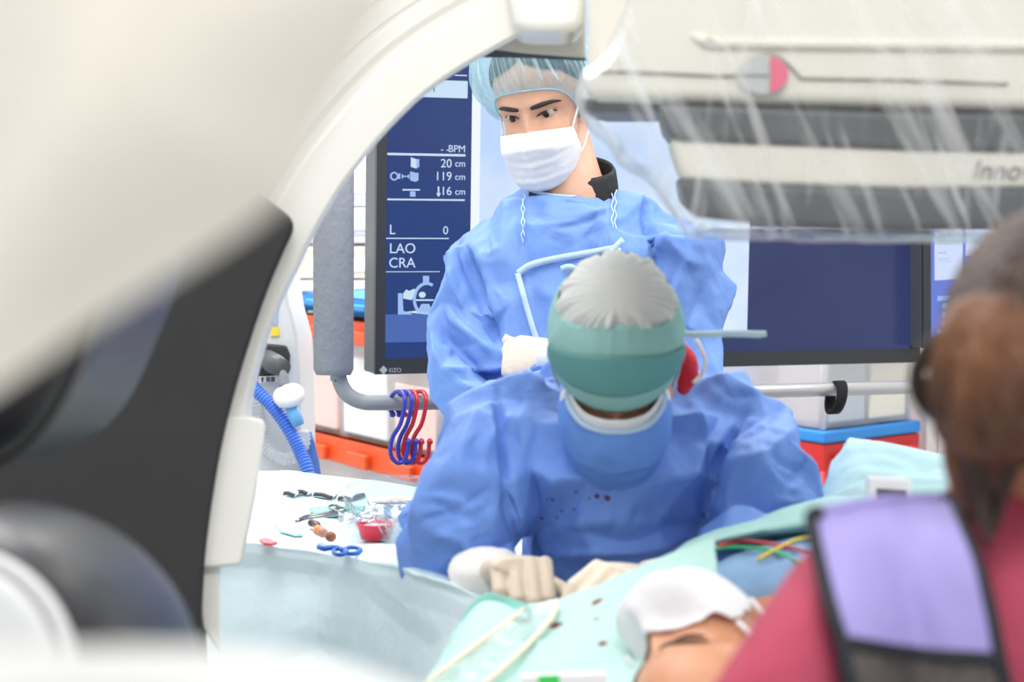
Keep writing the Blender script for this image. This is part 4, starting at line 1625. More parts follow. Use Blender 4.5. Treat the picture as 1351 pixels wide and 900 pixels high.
# two masks, white under blue
mk = []
for z, yc, hw, ys, ze in ((.008, .1105, .060, .052, .004), (-.014, .124, .068, .044, -.026), (-.043, .131, .071, .040, -.044), (-.065, .130, .072, .040, -.058), (-.088, .127, .070, .040, -.072), (-.110, .122, .066, .042, -.088), (-.125, .105, .060, .045, -.100), (-.130, .085, .055, .048, -.108)):
    row = []
    for u_ in (-1, -.8, -.5, -.2, 0, .2, .5, .8, 1):
        au = abs(u_)
        row.append((hw * math.sin(au * 1.45) / math.sin(1.45) * np.sign(u_), ys + (yc - ys) * (1 - au ** 2.3), z + (ze - z) * au ** 2))
    mk.append(row)
mv, mf = sheet(mk, 7, 8)
mvw = mv.copy()
mvw[:, 2] += .010
mvw[:, 1] -= .009
mvw[:, 0] *= .96
mvw[:, 1] += .0008 * np.sin(mvw[:, 2] * 900)
ob('inner_mask', h2(thicken((mvw, mf), .0012)), MASKW, sur)
mv[:, 1] += .0028 * crumple(np.stack([mv[:, 0] * 18, mv[:, 2] * 22, mv[:, 1] * 6], 1))
mv[:, 1] += .003 * np.exp(-((mv[:, 2] + .035 + .35 * np.abs(mv[:, 0])) / .007) ** 2) * np.clip(np.abs(mv[:, 0]) * 30 - .5, 0, 1)
msk2 = ob('face_mask', h2(thicken((mv, mf), .0016)), MASKB, sur)
ob('mask_binding', h2(tube([(a, b_ + .002, c_ + .001) for a, b_, c_ in mk[0]], .0035, 8, k=6, flat=.8)), TRIM, msk2)

# gown
tp = oval(P(824, 478, 2.66), RGT * .080, FWD * .055 + UPV * .02, 40)
tp2 = oval(P(826, 490, 2.66), RGT * .110, FWD * .075 + UPV * .02, 40)
tors2 = loft([tp, tp2, ringpx(690, 962, 512, 2.65, .17), ringpx(660, 995, 548, 2.64, .22), ringpx(684, 962, 600, 2.65, .24), ringpx(698, 942, 660, 2.66, .24), ringpx(704, 925, 710, 2.71, .24), ringpx(690, 925, 750, 2.78, .24), ringpx(690, 920, 820, 2.84, .24), ringpx(680, 930, 960, 2.88, .27), ringpx(675, 935, 1150, 2.90, .30), ringpx(670, 940, 1400, 2.90, .32)])
aR = tube([P(708, 525, 2.64), P(678, 548, 2.62), P(648, 602, 2.57), P(630, 645, 2.59), P(622, 678, 2.62), P(638, 712, 2.56), P(652, 752, 2.47)], [.050, .060, .060, .060, .058, .046, .034], 28, k=4, round_ends=True)
flap = prism_px([(650, 590), (600, 598), (560, 629), (568, 684), (600, 700), (650, 690)], 2.57, 2.65)
aL = tube([P(938, 530, 2.64), P(970, 556, 2.61), P(996, 602, 2.55), P(1004, 655, 2.53), P(984, 705, 2.44), P(935, 745, 2.39), P(868, 768, 2.37)], [.050, .060, .060, .062, .060, .052, .036], 28, k=4, round_ends=True)
sv, sf = fuse([tors2, aR, aL, flap], .0066, 5)
sv, sf = cloth((sv, sf), excess=1.11, steps=60, inner=6, grav=.0006, seed=6, maxd=.009, mind=-.016, nscale=6, namp=.012, bend=.04)
sv, sf = wrinkle(sv, sf, .012, 6, (1, 1, .8), seed=8)
sur_folds = [
    ([(650, 500), (662, 560), (668, 640)], 7, -.014), ([(665, 640), (672, 690), (700, 740)], 7, -.010),
    ([(720, 480), (690, 540), (690, 620)], 10, .008), ([(640, 530), (612, 580), (600, 640)], 10, .006),
    ([(550, 655), (600, 660), (650, 690)], 8, .012), ([(545, 690), (600, 672), (655, 640)], 6, -.010), ([(560, 700), (610, 715), (640, 740)], 7, .010),
    ([(575, 735), (620, 715), (655, 705)], 6, -.008),
    ([(985, 540), (950, 600), (930, 660)], 8, -.013), ([(1000, 545), (965, 590), (948, 640)], 7, .010), ([(925, 655), (930, 690)], 6, -.012),
    ([(1060, 560), (1010, 600), (985, 660)], 8, .009), ([(1040, 540), (1000, 570), (960, 580)], 7, -.008), ([(1070, 600), (1040, 640)], 7, -.008), ([(1005, 570), (1003, 660)], 6, .008),
    ([(700, 735), (760, 730), (860, 725), (920, 700)], 9, .012), ([(690, 720), (760, 690), (830, 680)], 10, .007), ([(760, 700), (830, 715), (900, 690)], 8, -.006),
    ([(905, 520), (930, 560), (925, 620)], 9, .007), ([(930, 480), (960, 520), (1000, 520)], 7, -.007),
]
sv = folds(sv, sf, sur_folds)
sv, sf = facet((sv, sf), 1900, 3, 2)
sv, sf = wrinkle(sv, sf, .0020, 15, (1, 1, .8), seed=33)
sv = folds(sv, sf, [(a, w * .55, h * .6) for a, w, h in sur_folds] + [
    ([(652, 520), (662, 560), (668, 610), (672, 650), (684, 690)], 4, -.018), ([(985, 545), (958, 590), (940, 640), (932, 690)], 4, -.018), ([(655, 560), (640, 600), (650, 640)], 5, .006), ([(980, 590), (965, 640), (962, 680)], 5, .007),
    ([(640, 560), (600, 600), (570, 640)], 4, .004), ([(570, 660), (610, 680), (650, 672)], 4, -.005), ([(560, 720), (600, 700), (640, 690)], 4, .005), ([(620, 560), (640, 600), (650, 640)], 4, -.004),
    ([(1000, 600), (1030, 640), (1060, 650)], 4, .005), ([(960, 560), (1000, 560), (1050, 580)], 4, .005), ([(1010, 580), (1030, 610), (1065, 620)], 4, -.005), ([(690, 500), (700, 560), (690, 600)], 5, .004),
    ([(740, 700), (790, 690), (850, 690), (900, 670)], 5, .004), ([(920, 560), (935, 590), (930, 640)], 5, -.005)])
G2 = cloth_mat('blue surgical gown with stains', (118, 158, 232), thin=.10, rough=.55, bump=(45, .25))
sgown = ob('surgical_gown', (sv, sf), G2, sur)
sp_ = surf_vtx(sv, [(806, 657), (790, 656), (759, 650), (728, 660), (733, 682), (740, 672), (758, 672), (765, 680), (716, 683), (775, 660), (722, 660), (752, 688)])
spots(G2, sp_ - ORG[sgown], (96, 34, 66), [.0055, .004, .003, .0035, .003, .002, .003, .002, .0025, .002, .002, .002])
nb = np.array([tp[i] for i in range(0, 40)] + [tp[0]])
ob('neck_binding', tube(nb + UPV * .003, .004, 8, k=2), TRIM, sgown)
ob('red_collar', xf(tube([P(897, 458, 2.565), P(905, 475, 2.56), P(907, 495, 2.56), P(902, 512, 2.56)], [.009, .014, .014, .009], 14, k=4, round_ends=True)), mat('red collar cloth', (206, 40, 58), .7, bump=(70, .3)), sur)
ob('neck_tie', ribbon([P(918, 448, 2.54), P(926, 462, 2.535), P(931, 478, 2.535), P(926, 494, 2.535), P(915, 506, 2.53)], .006, RGT, .002, 6), MASKW, sgown)
# gloves
wr = P(656, 757, 2.44)
hr = hand_geo(wr, RGT * .36 - FWD * .90 + UPV * .22, UPV * .95 + FWD * .12, RGT * .9 + FWD * .3, curl=((82, 42, 20), (80, 45, 20), (78, 45, 20), (74, 45, 20)), spread=2, s=.94, voxel=.002)
ob('glove', hr, GLOVE, sur)
cu = tube([wr - RGT * .028 + FWD * .030 - UPV * .004, wr - RGT * .012 + FWD * .008, wr + RGT * .008 - FWD * .018 + UPV * .005], [.039, .036, .031], 24, k=5, flat=.85)
ob('glove_cuff', (cu[0] + (.002 * crumple(cu[0] * 50))[:, None] * nrm(cu[0] - wr), cu[1]), GLOVEW, sur)
wl = P(872, 768, 2.385)
hl = hand_geo(wl, -RGT * .66 - FWD * .62 + UPV * .18, UPV * .9 - FWD * .1, -RGT * .5 + FWD * .8, curl=((40, 35, 15), (50, 38, 18), (58, 40, 18), (62, 40, 18)), spread=2, s=.94, voxel=.002)
ob('glove', hl, GLOVE, sur)
cu = tube([wl + RGT * .030 + FWD * .020, wl + RGT * .008, wl - RGT * .018 - FWD * .014], [.039, .036, .031], 24, k=5, flat=.85)
ob('glove_cuff', cu, GLOVEW, sur)
# ================================================================ instrument table and what lies on it
ZT = .98
DRAPE = cloth_mat('pale blue drape', (222, 240, 244), thin=.15, rough=.8, bump=(30, .2))
tb = thing('instrument_table', (*Pz(480, 680, ZT)[:2], 0), 'steel instrument table under the pale blue drape at left', 'table')
STEEL = mat('brushed steel', (176, 178, 180), .35, metal=.9)
c0 = [Pz(x, y, ZT - .012) for x, y in ((300, 640), (545, 655), (660, 770), (330, 716))]
tp_ = np.array(c0)
tp_c = tp_.mean(0)
tp_ = tp_c + (tp_ - tp_c) * .93
ob('table_top', prism(tp_, (0, 0, -.03)), STEEL, tb, smooth=False)
for q in tp_c + (tp_ - tp_c) * .9:
    ob('leg', tube([q - [0, 0, .02], [q[0], q[1], .02]], .016, 12), STEEL, tb)
rows = []
for pts in (
    [(180, 640), (300, 624), (380, 621), (460, 630), (545, 643), (630, 656), (690, 668)],
    [(140, 665), (290, 655), (385, 652), (470, 662), (565, 678), (640, 692), (690, 704)],
    [(110, 695), (280, 684), (385, 686), (470, 697), (560, 714), (640, 732), (690, 744)],
    [(90, 716), (270, 708), (375, 716), (460, 728), (552, 748), (638, 775), (722, 796)],
):
    rows.append([Pz(x, y, ZT) for x, y in pts])
rows[-1][4:] = [P(556, 750, 2.52), P(638, 784, 2.43), P(715, 806, 2.37)]
rows[-2][5:] = [P(640, 752, 2.56), P(690, 770, 2.5)]
e_ = np.array(rows[-1])
rows.append([q + np.array([-.004, -.022, -.012]) for q in e_])
rows.append([q + np.array([-.004, -.030, -.05]) for q in e_])
rows.append([q + np.array([-.006, -.060, -.13]) for q in e_])
rows.append([q + np.array([0, -.105, -.30]) for q in e_])
rows.append([q + np.array([0, -.13, -.55]) for q in e_])
dv, df = sheet(rows, 14, 14)
dq = proj(dv)
vert = np.clip((ZT - .01 - dv[:, 2]) / .03, 0, 1)
dv[:, 1] += vert * (.016 * crumple(dv * np.array([5, 5, 3]), 2)) 
dv[:, 2] += (1 - vert) * .0022 * crumple(dv * 9, 2)
dstr = [([(300, 790), (430, 822), (560, 880)], 5, .009), ([(310, 795), (420, 735)], 5, .008), ([(330, 745), (330, 900)], 5, .006), ([(440, 735), (470, 830), (440, 900)], 5, .006), ([(470, 830), (510, 760)], 5, .007), ([(560, 750), (470, 830)], 6, -.006), ([(640, 790), (590, 870)], 10, .008)]
dv = folds(dv, df, dstr)
dv, df = facet((dv, df), 1300, 3, 2)
dv = folds(dv, df, [(a, w * .7, h * .8) for a, w, h in dstr])
ob('instrument_drape', (dv, df), DRAPE, None, label='pale blue drape covering the instrument table and hanging down its front', cat='drape')
ZI = ZT + .004


def onT(pts, dz=.0):
    return np.array([Pz(x, y, ZI + dz) for x, y in pts])


def flat_item(name, pts, m, label, cat, th=.003, dz=0, group=None):
    return ob(name, prism(onT(pts, dz + th), (0, 0, -th)), m, None, label=label, cat=cat, group=group, smooth=False)


MINTC = cloth_mat('mint towel cloth', (150, 214, 200), thin=.1)
flat_item('folded_towel', [(408, 670), (420, 668), (482, 667), (476, 675), (440, 679), (415, 676)], MINTC, 'small mint green towel behind the forceps on the instrument table', 'towel', .004)
flat_item('gauze_swab', [(362, 690), (374, 688), (402, 704), (390, 705), (370, 700)], cloth_mat('pale mint gauze', (196, 236, 230), thin=.1), 'pale mint gauze strip left of the forceps on the table', 'gauze', .003)
flat_item('red_clip', [(342, 711), (352, 709), (366, 715), (358, 717), (348, 716)], mat('red cap plastic', (228, 96, 104), .4), 'small flat red piece near the front left of the instrument table', 'clip', .004)
# peel pouches: white flaps with dark edges
WPAP = mat('white pouch paper', (246, 248, 250), .6)
BLKE = mat('black pouch edge', (52, 54, 60), .5)
for i, (pts, ed, wh) in enumerate((
    ([(374, 650), (388, 646), (404, 649), (388, 654)], [(374, 651), (388, 654)], 'leftmost of the white peel pouches'),
    ([(390, 647), (408, 643), (424, 648), (405, 652)], [(392, 649), (405, 651.5)], 'second white peel pouch from the left'),
    ([(412, 652), (432, 644), (452, 650), (438, 657)], [(414, 652), (438, 657)], 'third white peel pouch from the left, long black edge'),
    ([(444, 657), (452, 650), (474, 652), (462, 659)], [(446, 657.5), (462, 659)], 'fourth white peel pouch from the left'),
    ([(466, 657), (462, 650), (480, 648), (482, 653)], [(467, 658), (481, 653)], 'rightmost of the white peel pouches, edge tilted up'),
)):
    t = thing('peel_pouch', onT(pts).mean(0), wh + ' on the instrument table', 'pouch', 'peel pouches at the back of the table')
    p3 = onT(pts, .004)
    p3[:, 2] += np.array([0, .006, .008, .002])
    ob('pouch', prism(p3, (0, 0, -.0035)), WPAP, t, smooth=False)
    q = onT(ed, .007)
    ob('dark_edge', ribbon(np.array([q[0], (q[0] + q[1]) / 2 + [0, 0, .002], q[1]]), .007, (0, .6, .6), .0015, 4), BLKE, t)
# long printed strip
flat_item('printed_wrapper', [(484, 657), (545, 654), (545, 660), (486, 662)], mat('wrapper with orange print', (244, 238, 232), .6, var=(160, (232, 170, 130))), 'white wrapper strip with orange print at the back of the instrument table', 'wrapper', .003)
# forceps
fz = .010
fo = thing('forceps', onT([(420, 682)])[0], 'steel ring-handled forceps lying before the mint towel', 'forceps')
STL = mat('instrument steel', (150, 148, 146), .25, metal=1.0)
ob('arm', tube(onT([(391, 688), (402, 682), (420, 679), (438, 676), (444, 673)], fz), .0028, 8, k=4), STL, fo)
ob('arm', tube(onT([(391, 688), (405, 684), (425, 681), (442, 678), (450, 676)], fz + .003), .0028, 8, k=4), STL, fo)
for cx, cy in ((441, 669.5), (449, 672.5)):
    ob('finger_ring', tube(onT([(cx + 7 * math.cos(a), cy + 3 * math.sin(a)) for a in np.linspace(0, 2 * PI, 25)], fz + .002), .0022, 8), STL, fo)
# small vial with orange cap
vi = thing('medicine_vial', onT([(430, 708)])[0], 'tiny glass vial with orange and brown ends lying by the forceps', 'vial')
a_, b_ = onT([(420, 700)], .012)[0], onT([(436, 708)], .012)[0]
ax_ = nrm(b_ - a_)
ob('orange_cap', lathe(a_, ax_, [(-.004, .004), (-.003, .008), (.008, .008), (.010, .005)], 18), mat('orange cap', (232, 138, 62), .4), vi)
ob('glass_body', lathe(a_, ax_, [(.009, .005), (.011, .007), (.022, .0075), (.024, .004)], 18), mat('brown glass', (186, 138, 118), .15), vi)
ob('brown_stopper', lathe(b_, ax_, [(-.006, .004), (-.004, .0075), (.004, .0075), (.006, .003)], 18), mat('brown stopper', (150, 92, 70), .4), vi)
ob('dark_clip', tube(onT([(411, 690), (417, 692), (419, 695)], .008), .006, 8, k=3, round_ends=True), mat('dark clip', (74, 52, 58), .4), vi)
# blue tubing clamp
BCL = mat('blue clamp plastic', (28, 92, 178), .35)
cl = thing('tubing_clamp', onT([(450, 728)])[0], 'bright blue plastic loop clamp at the front of the instrument table', 'clamp')
ob('handle', tube(onT([(421, 722), (428, 724), (437, 722.5), (446, 723), (452, 726)], .006), .0042, 8, k=4, round_ends=True), BCL, cl)
for cx, cy, rx, ry in ((449, 728, 9, 4), (465, 726.5, 11, 4.2)):
    ob('loop', tube(onT([(cx + rx * math.cos(a), cy + ry * math.sin(a)) for a in np.linspace(0, 2 * PI, 25)], .005), .0032, 8), BCL, cl)
# clear tray with a red pot
CLR = film_mat('clear tray plastic', tint=(222, 230, 236), haze=.16, gloss=.22, rough=.08, bump=(40, .5, (1, 1, 1)), body=(214, 222, 230))
tr = []
for sc_, z_ in ((.80, .001), (.86, .004), (.96, .040), (1.0, .045), (1.03, .044)):
    c_ = np.array([522, 694.])
    o_ = cat_path(np.array([(450, 690), (462, 675), (510, 662), (580, 668), (604, 690), (590, 722), (540, 728), (480, 714), (450, 690)], float), 6)[:-1]
    tr.append(np.array([Pz(*(c_ + (q - c_) * sc_), ZI) for q in o_]) + [0, 0, z_])
trv, trf = loft(tr, cap=False)
trf = trf + [tuple(range(len(tr[0]) - 1, -1, -1))]
ob('clear_tray', (trv, trf), CLR, None, label='clear plastic tray holding a red pot beside the elbow of the bent person', cat='tray')
ob_ = tube(np.vstack([tr[3], tr[3][:1]]), .0022, 6)
cp = thing('red_pot', onT([(495, 706)])[0], 'small red plastic pot with white inside, standing in the clear tray', 'pot')
pc = Pz(496, 713, ZI) + np.array([0, 0, .003])
RP = mat('red pot plastic', (226, 54, 78), .35)
ob('pot', lathe(pc, (0, 0, 1), [(0, .004), (0, .022), (.021, .028), (.023, .0295), (.023, .025), (.018, .023), (.008, .019), (.007, .001)], 32), RP, cp)
ob('white_contents', lathe(pc, (0, 0, 1), [(.008, .001), (.014, .020), (.019, .019), (.021, .001)], 24), mat('white gauze contents', (246, 240, 240), .8), cp)
# crumpled film wrappers in the tray
for i, (x, y, w_, h_, lb) in enumerate(((525, 682, 46, 14, 'crumpled clear wrapper lying in the clear tray behind the red pot'), (470, 690, 30, 9, 'crumpled clear wrapper at the left end of the clear tray'))):
    g_ = [[Pz(x + (u_ - .5) * w_ * 1.6, y + (v_ - .5) * h_ * 1.6, ZI + .02) for u_ in np.linspace(0, 1, 5)] for v_ in np.linspace(0, 1, 5)]
    gv_, gf_ = sheet(g_, 6, 6)
    gv_[:, 2] += .010 * crumple(gv_ * 28 + i * 7, 2)
    ob('clear_wrapper', (gv_, gf_), CLR, None, label=lb, cat='wrapper')

# ================================================================ operating table, patient, drapes
opt = thing('operating_table', (P(930, 800, 2.2)[0], 2.2, 0), 'operating table carrying the lying patient, mostly under drapes', 'operating table')
pc0 = P(915, 900, 1.92)
bdir = nrm(np.array([.60, .80, 0]))
bper = np.array([bdir[1], -bdir[0], 0])
ctr = np.array([pc0[0], pc0[1], 0]) + bdir * .75
Rb = np.stack([bper, bdir, [0, 0, 1]], 1)
ob('mattress', box(ctr + [0, 0, pc0[2] - .17], (.50, 2.0, .07), Rb), mat('dark mattress', (62, 66, 72), .5), opt, smooth=False)
ob('table_frame', box(ctr + [0, 0, pc0[2] - .235], (.46, 1.9, .06), Rb), STEEL, opt, smooth=False)
ob('pedestal', box(ctr + bdir * .2 + [0, 0, (pc0[2] - .26) / 2], (.32, .5, pc0[2] - .27), Rb), mat('pedestal paint', (206, 208, 208), .45), opt, smooth=False)
pil = np.array([pc0[0], pc0[1], pc0[2]]) + bdir * .0
ob('pillow', loft([oval(pil + [0, 0, z], bper * a_, bdir * a_ * .75, 40, 3) for z, a_ in ((-.135, .13), (-.128, .17), (-.105, .185), (-.085, .17), (-.075, .12))]), cloth_mat('pillow cover', (214, 226, 230), thin=.1), None, label='flat pale pillow under the head of the lying patient', cat='pillow')

pat = thing('person', pil + [0, 0, -.08], 'person lying on the operating table, tan face turned up under a white mask', 'person')
n3 = nrm(np.array([-.76, .08, .64]))
u3 = nrm(np.array([-.45, -.88, -.10]))
u3 = nrm(u3 - n3 * (u3 @ n3))
R3 = np.stack([np.cross(n3, u3), n3, u3], 1)
C3 = P(955, 933, 1.94)


def h3(geo):
    return xf(geo, R3, C3)


fg3 = face_geo(.0, ears=True)
nkp = [h3(([(0, -.035, -.03)], []))[0][0], C3 + bdir * .12 + [0, 0, -.01], C3 + bdir * .17 + [0, 0, .0], C3 + bdir * .24 + [0, 0, -.005]]
bd0 = nkp[-1]
chest = [oval(bd0 + bdir * t + [0, 0, dz], bper * a_, np.array([0, 0, b_]), 36, 2.3) for t, dz, a_, b_ in ((-.05, .0, .09, .055), (.0, .0, .17, .075), (.06, .0, .20, .085), (.2, .0, .20, .10), (.45, .0, .17, .095), (.65, -.01, .17, .09))]
legs = []
for s in (-1, 1):
    o_ = bd0 + bper * s * .09
    legs.append(tube([o_ + bdir * .6 - [0, 0, .02], o_ + bdir * .95 - [0, 0, .02], o_ + bdir * 1.3 - [0, 0, .03], o_ + bdir * 1.45 + [0, 0, .03]], [.085, .06, .05, .03], 14, k=3))
for s in (-1, 1):
    legs.append(tube([bd0 + bper * s * .17 + bdir * .03, bd0 + bper * s * .215 + bdir * .25 - [0, 0, .02], bd0 + bper * s * .215 + bdir * .5 - [0, 0, .03], bd0 + bper * s * .20 + bdir * .62 - [0, 0, .03]], [.06, .05, .042, .03], 14, k=3, round_ends=True))
ob('body', join(*[h3(g) for g in fg3], tube(nkp, [.056, .056, .060, .075], 24, k=5), fuse([loft(chest)] + legs, .012, 3)), SKINT, pat)
ob('hair', h3(cap_shell(lambda a: 82 - 66 * (max(0, abs(a) - 90) / 90) ** .8, .005, nu=24, nv=120, pleats=50, amp=.003)), mat('grey black hair', (52, 48, 46), .6, bump=(160, .6)), pat)
fv = fg3[0][0]
for sx in (1, -1):
    bq = []
    for x_, z_ in ((.012, .0155), (.022, .019), (.034, .022), (.046, .021), (.054, .016)):
        m_ = (np.abs(fv[:, 0] - sx * x_) < .0035) & (np.abs(fv[:, 2] - z_) < .0035) & (fv[:, 1] > .03)
        bq.append((sx * x_, np.percentile(fv[m_, 1], 85), z_))
    ob('eyebrow', h3(tube(bq, [.002, .003, .003, .0022, .001], 8, k=5, up=(0, .25, 1))), mat('brow hair', (112, 88, 74), .8), pat)
    lq = []
    for x_ in np.linspace(-.014, .014, 7):
        zz = -.0035 - .003 * (1 - (x_ / .014) ** 2)
        m_ = (np.abs(fv[:, 0] - sx * .031 - x_) < .0035) & (np.abs(fv[:, 2] - zz) < .0035) & (fv[:, 1] > .03)
        lq.append((sx * .031 + x_, np.percentile(fv[m_, 1], 80), zz))
    ob('eyelashes', h3(tube(lq, [.0005, .0011, .0013, .0014, .0013, .0011, .0005], 8, k=3)), HAIRK, pat)
mk3 = []
for z, yc, hw, ys, ze in ((-.0125, .108, .066, .044, -.030), (-.028, .123, .068, .042, -.040), (-.043, .132, .069, .040, -.052), (-.062, .134, .069, .038, -.064), (-.085, .128, .067, .036, -.074), (-.106, .120, .064, .035, -.084), (-.122, .104, .060, .038, -.094), (-.128, .080, .055, .040, -.104)):
    mk3.append([(hw * math.sin(abs(u_) * 1.45) / math.sin(1.45) * np.sign(u_), ys + (yc - ys) * (1 - abs(u_) ** 2.1), z + (ze - z) * u_ ** 2) for u_ in (-.44, -.40, -.32, -.16, 0, .2, .5, .8, 1)])
for k_, up_ in ((0, .0015), (1, .004)):
    for j_, (a, b_, c_) in enumerate(mk3[k_]):
        m_ = (np.abs(fv[:, 0] - a) < .005) & (np.abs(fv[:, 2] - c_) < .005) & (fv[:, 1] > -.02)
        if m_.any() and abs(a) < .06:
            mk3[k_][j_] = (a, np.percentile(fv[m_, 1], 90) + up_, c_)
mv, mf = sheet(mk3, 7, 8)
mv[:, 1] += .0018 * np.sin(mv[:, 2] * 330) + .002 * crumple(mv * 24)
pm = ob('face_mask', h3(thicken((mv, mf), .0015)), MASKW, pat)
for sx in (1, -1):
    ob('ear_loop', h3(tube([((.066, .044, -.030) if sx > 0 else (-.038, .100, -.018)), (sx * .073, .022, -.012), (sx * .079, -.006, .006), (sx * .083, -.022, .008), (sx * .084, -.028, -.012), (sx * .077, -.012, -.040), (sx * .066, .02, -.075), ((.058, .038, -.100) if sx > 0 else (-.038, .105, -.085))], .0026, 8, k=6)), MASKW, pm)
# patient gown round the neck and shoulders
PG = cloth_mat('patient blue gown', (150, 186, 226), thin=.15)
gch = [oval(bd0 + bdir * t + [0, 0, dz], bper * a_, np.array([0, 0, b_]), 40, 2.3) for t, dz, a_, b_ in ((-.005, .012, .145, .075), (.02, .012, .185, .090), (.07, .01, .225, .10), (.2, .0, .225, .118), (.45, .0, .20, .112), (.75, .0, .20, .11))]
pgv, pgf = loft(gch, cap=False)
pgv, pgf = fuse([loft(gch)], .010, 3)
pgv, pgf = wrinkle(pgv, pgf, .006, 8, seed=5)
pgv, pgf = facet((pgv, pgf), 900, 2, 2)
ob('hospital_gown', (pgv, pgf), PG, pat)

MINT = cloth_mat('mint surgical drape', (192, 228, 219), thin=.15, rough=.75, bump=(30, .2))
ctrl = [
    [(604, 822, 2.29), (640, 786, 2.285), (690, 799, 2.235), (740, 790, 2.215), (800, 765, 2.20), (870, 737, 2.19), (945, 707, 2.18)],
    [(594, 848, 2.20), (628, 818, 2.19), (682, 818, 2.16), (740, 812, 2.15), (800, 793, 2.14), (870, 766, 2.13), (947, 738, 2.13)],
    [(572, 882, 2.09), (610, 862, 2.07), (672, 852, 2.06), (740, 846, 2.06), (800, 834, 2.06), (870, 808, 2.06), (948, 780, 2.07)],
    [(536, 935, 1.98), (590, 922, 1.96), (660, 908, 1.96), (735, 900, 1.96), (800, 888, 1.98), (870, 858, 1.99), (946, 822, 2.0)],
    [(500, 1010, 1.88), (570, 1005, 1.86), (650, 990, 1.86), (730, 980, 1.87), (800, 960, 1.88), (860, 930, 1.90), (940, 880, 1.93)],
]
mvv, mff = sheet([[P(*q) for q in r] for r in ctrl], 14, 14)
mvv, mff = wrinkle(mvv, mff, .0035, 7, seed=4)
mvv, mff = facet((mvv, mff), 700, 2, 2)
MD = cloth_mat('mint surgical drape with stains', (192, 228, 219), thin=.15, rough=.75, bump=(30, .2))
md = ob('patient_drape', thicken((mvv, mff), .0015), MD, None, label='mint green surgical drape across the patient below the gloved hands', cat='drape')
st = surf_vtx(mvv, [(790, 793), (788, 795), (735, 826), (785, 819), (793, 852), (730, 827)])
spots(MD, st - ORG[md], (138, 24, 36), [.009, .007, .008, .006, .006, .006])
# hem folded back beside the hand; the darker teal is painted shade
fl = [[(598, 850, 2.215), (612, 812, 2.29), (640, 784, 2.30), (664, 787, 2.27), (690, 797, 2.25)], [(592, 880, 2.20), (618, 842, 2.25), (648, 812, 2.26), (676, 806, 2.24), (700, 803, 2.23)], [(580, 905, 2.15), (610, 870, 2.18), (640, 840, 2.19), (670, 825, 2.18), (700, 815, 2.17)]]
flv, flf = sheet([[P(a, b, c - .035) for a, b, c in r] for r in fl], 8, 8)
ob('folded_hem', thicken((flv, flf), .0015), cloth_mat('shade painted drape teal', (128, 190, 178), thin=.1), md)
# clear adhesive strip with pale edges lying along it
s0 = surf_pts(mvv, [(692, 806), (650, 838), (600, 875), (560, 905)], .005, 12)
s1 = surf_pts(mvv, [(712, 800), (690, 822), (640, 862), (596, 905)], .007, 12)
s2 = surf_pts(mvv, [(735, 795), (728, 818), (690, 860), (640, 905)], .005, 12)
sv_, sf_ = sheet(np.array([s0, s1, s2]), 8, 10)
sv_[:, 2] += .003 * crumple(sv_ * 30, 2)
sp_o = ob('adhesive_film', (sv_, sf_), film_mat('adhesive film', haze=.35, gloss=.3, rough=.1, bump=(30, .5, (1, 1, 1))), None, label='clear plastic strip with beige edges running down the mint drape', cat='plastic film')
BEI = mat('beige film edge', (232, 222, 198), .5)
for s_ in (s0, s2):
    ob('film_edge', tube(cat_path(s_, 5) + [0, 0, .002], .0028, 8), BEI, sp_o)
# pouch with green end at the lower edge of the picture
lab = thing('packet', P(740, 905, 1.90), 'white packet with a bright green stripe at the bottom edge, before the mint drape', 'packet')
ob('packet_body', prism_px([(686, 893), (800, 889), (806, 930), (690, 940)], 1.895, 1.91), WPAP, lab, smooth=False)
ob('green_stripe', prism_px([(710, 892), (738, 891), (739, 935), (712, 937)], 1.893, 1.896), mat('bright green print', (70, 214, 96), .5), lab, smooth=False)

# raised pale drape at right and the fold that runs from it to the patient
PALE = cloth_mat('pale aqua drape', (188, 222, 228), thin=.2, rough=.8, bump=(30, .15))
ctrl = [
    [(1100, 640, 2.86), (1130, 600, 2.84), (1190, 606, 2.80), (1290, 622, 2.7), (1420, 640, 2.6)],
    [(1112, 592, 2.68), (1124, 577, 2.66), (1190, 588, 2.62), (1290, 606, 2.54), (1420, 625, 2.45)],
    [(1094, 616, 2.58), (1132, 606, 2.55), (1196, 618, 2.52), (1290, 634, 2.45), (1420, 650, 2.38)],
    [(1076, 650, 2.50), (1132, 638, 2.46), (1200, 646, 2.43), (1290, 660, 2.38), (1420, 680, 2.3)],
    [(1066, 672, 2.46), (1136, 660, 2.42), (1204, 670, 2.38), (1290, 690, 2.33), (1420, 710, 2.25)],
]
rv, rf = sheet([[P(*q) for q in r] for r in ctrl], 10, 10)
rv, rf = wrinkle(rv, rf, .004, 7, seed=9)
rv, rf = facet((rv, rf), 420, 2, 1)
ob('raised_drape', thicken((rv, rf), .0015), PALE, None, label='pale aqua drape raised to a ridge at right, behind the purple shoulder panel', cat='drape')
ctrl = [
    [(884, 733, 2.365), (935, 702, 2.375), (1000, 684, 2.395), (1075, 661, 2.405), (1150, 649, 2.385), (1270, 640, 2.362), (1400, 640, 2.262)],
    [(884, 735, 2.335), (940, 708, 2.325), (1005, 690, 2.325), (1080, 672, 2.315), (1155, 664, 2.285), (1270, 660, 2.262), (1400, 660, 2.163)],
    [(886, 739, 2.315), (945, 714, 2.295), (1010, 700, 2.285), (1085, 690, 2.265), (1160, 690, 2.225), (1270, 690, 2.183), (1400, 690, 2.083)],
    [(888, 742, 2.345), (950, 724, 2.345), (1012, 712, 2.345), (1085, 705, 2.325), (1160, 712, 2.265), (1270, 720, 2.203), (1400, 720, 2.103)],
]
rv, rf = sheet([[P(*q) for q in r] for r in ctrl], 10, 10)
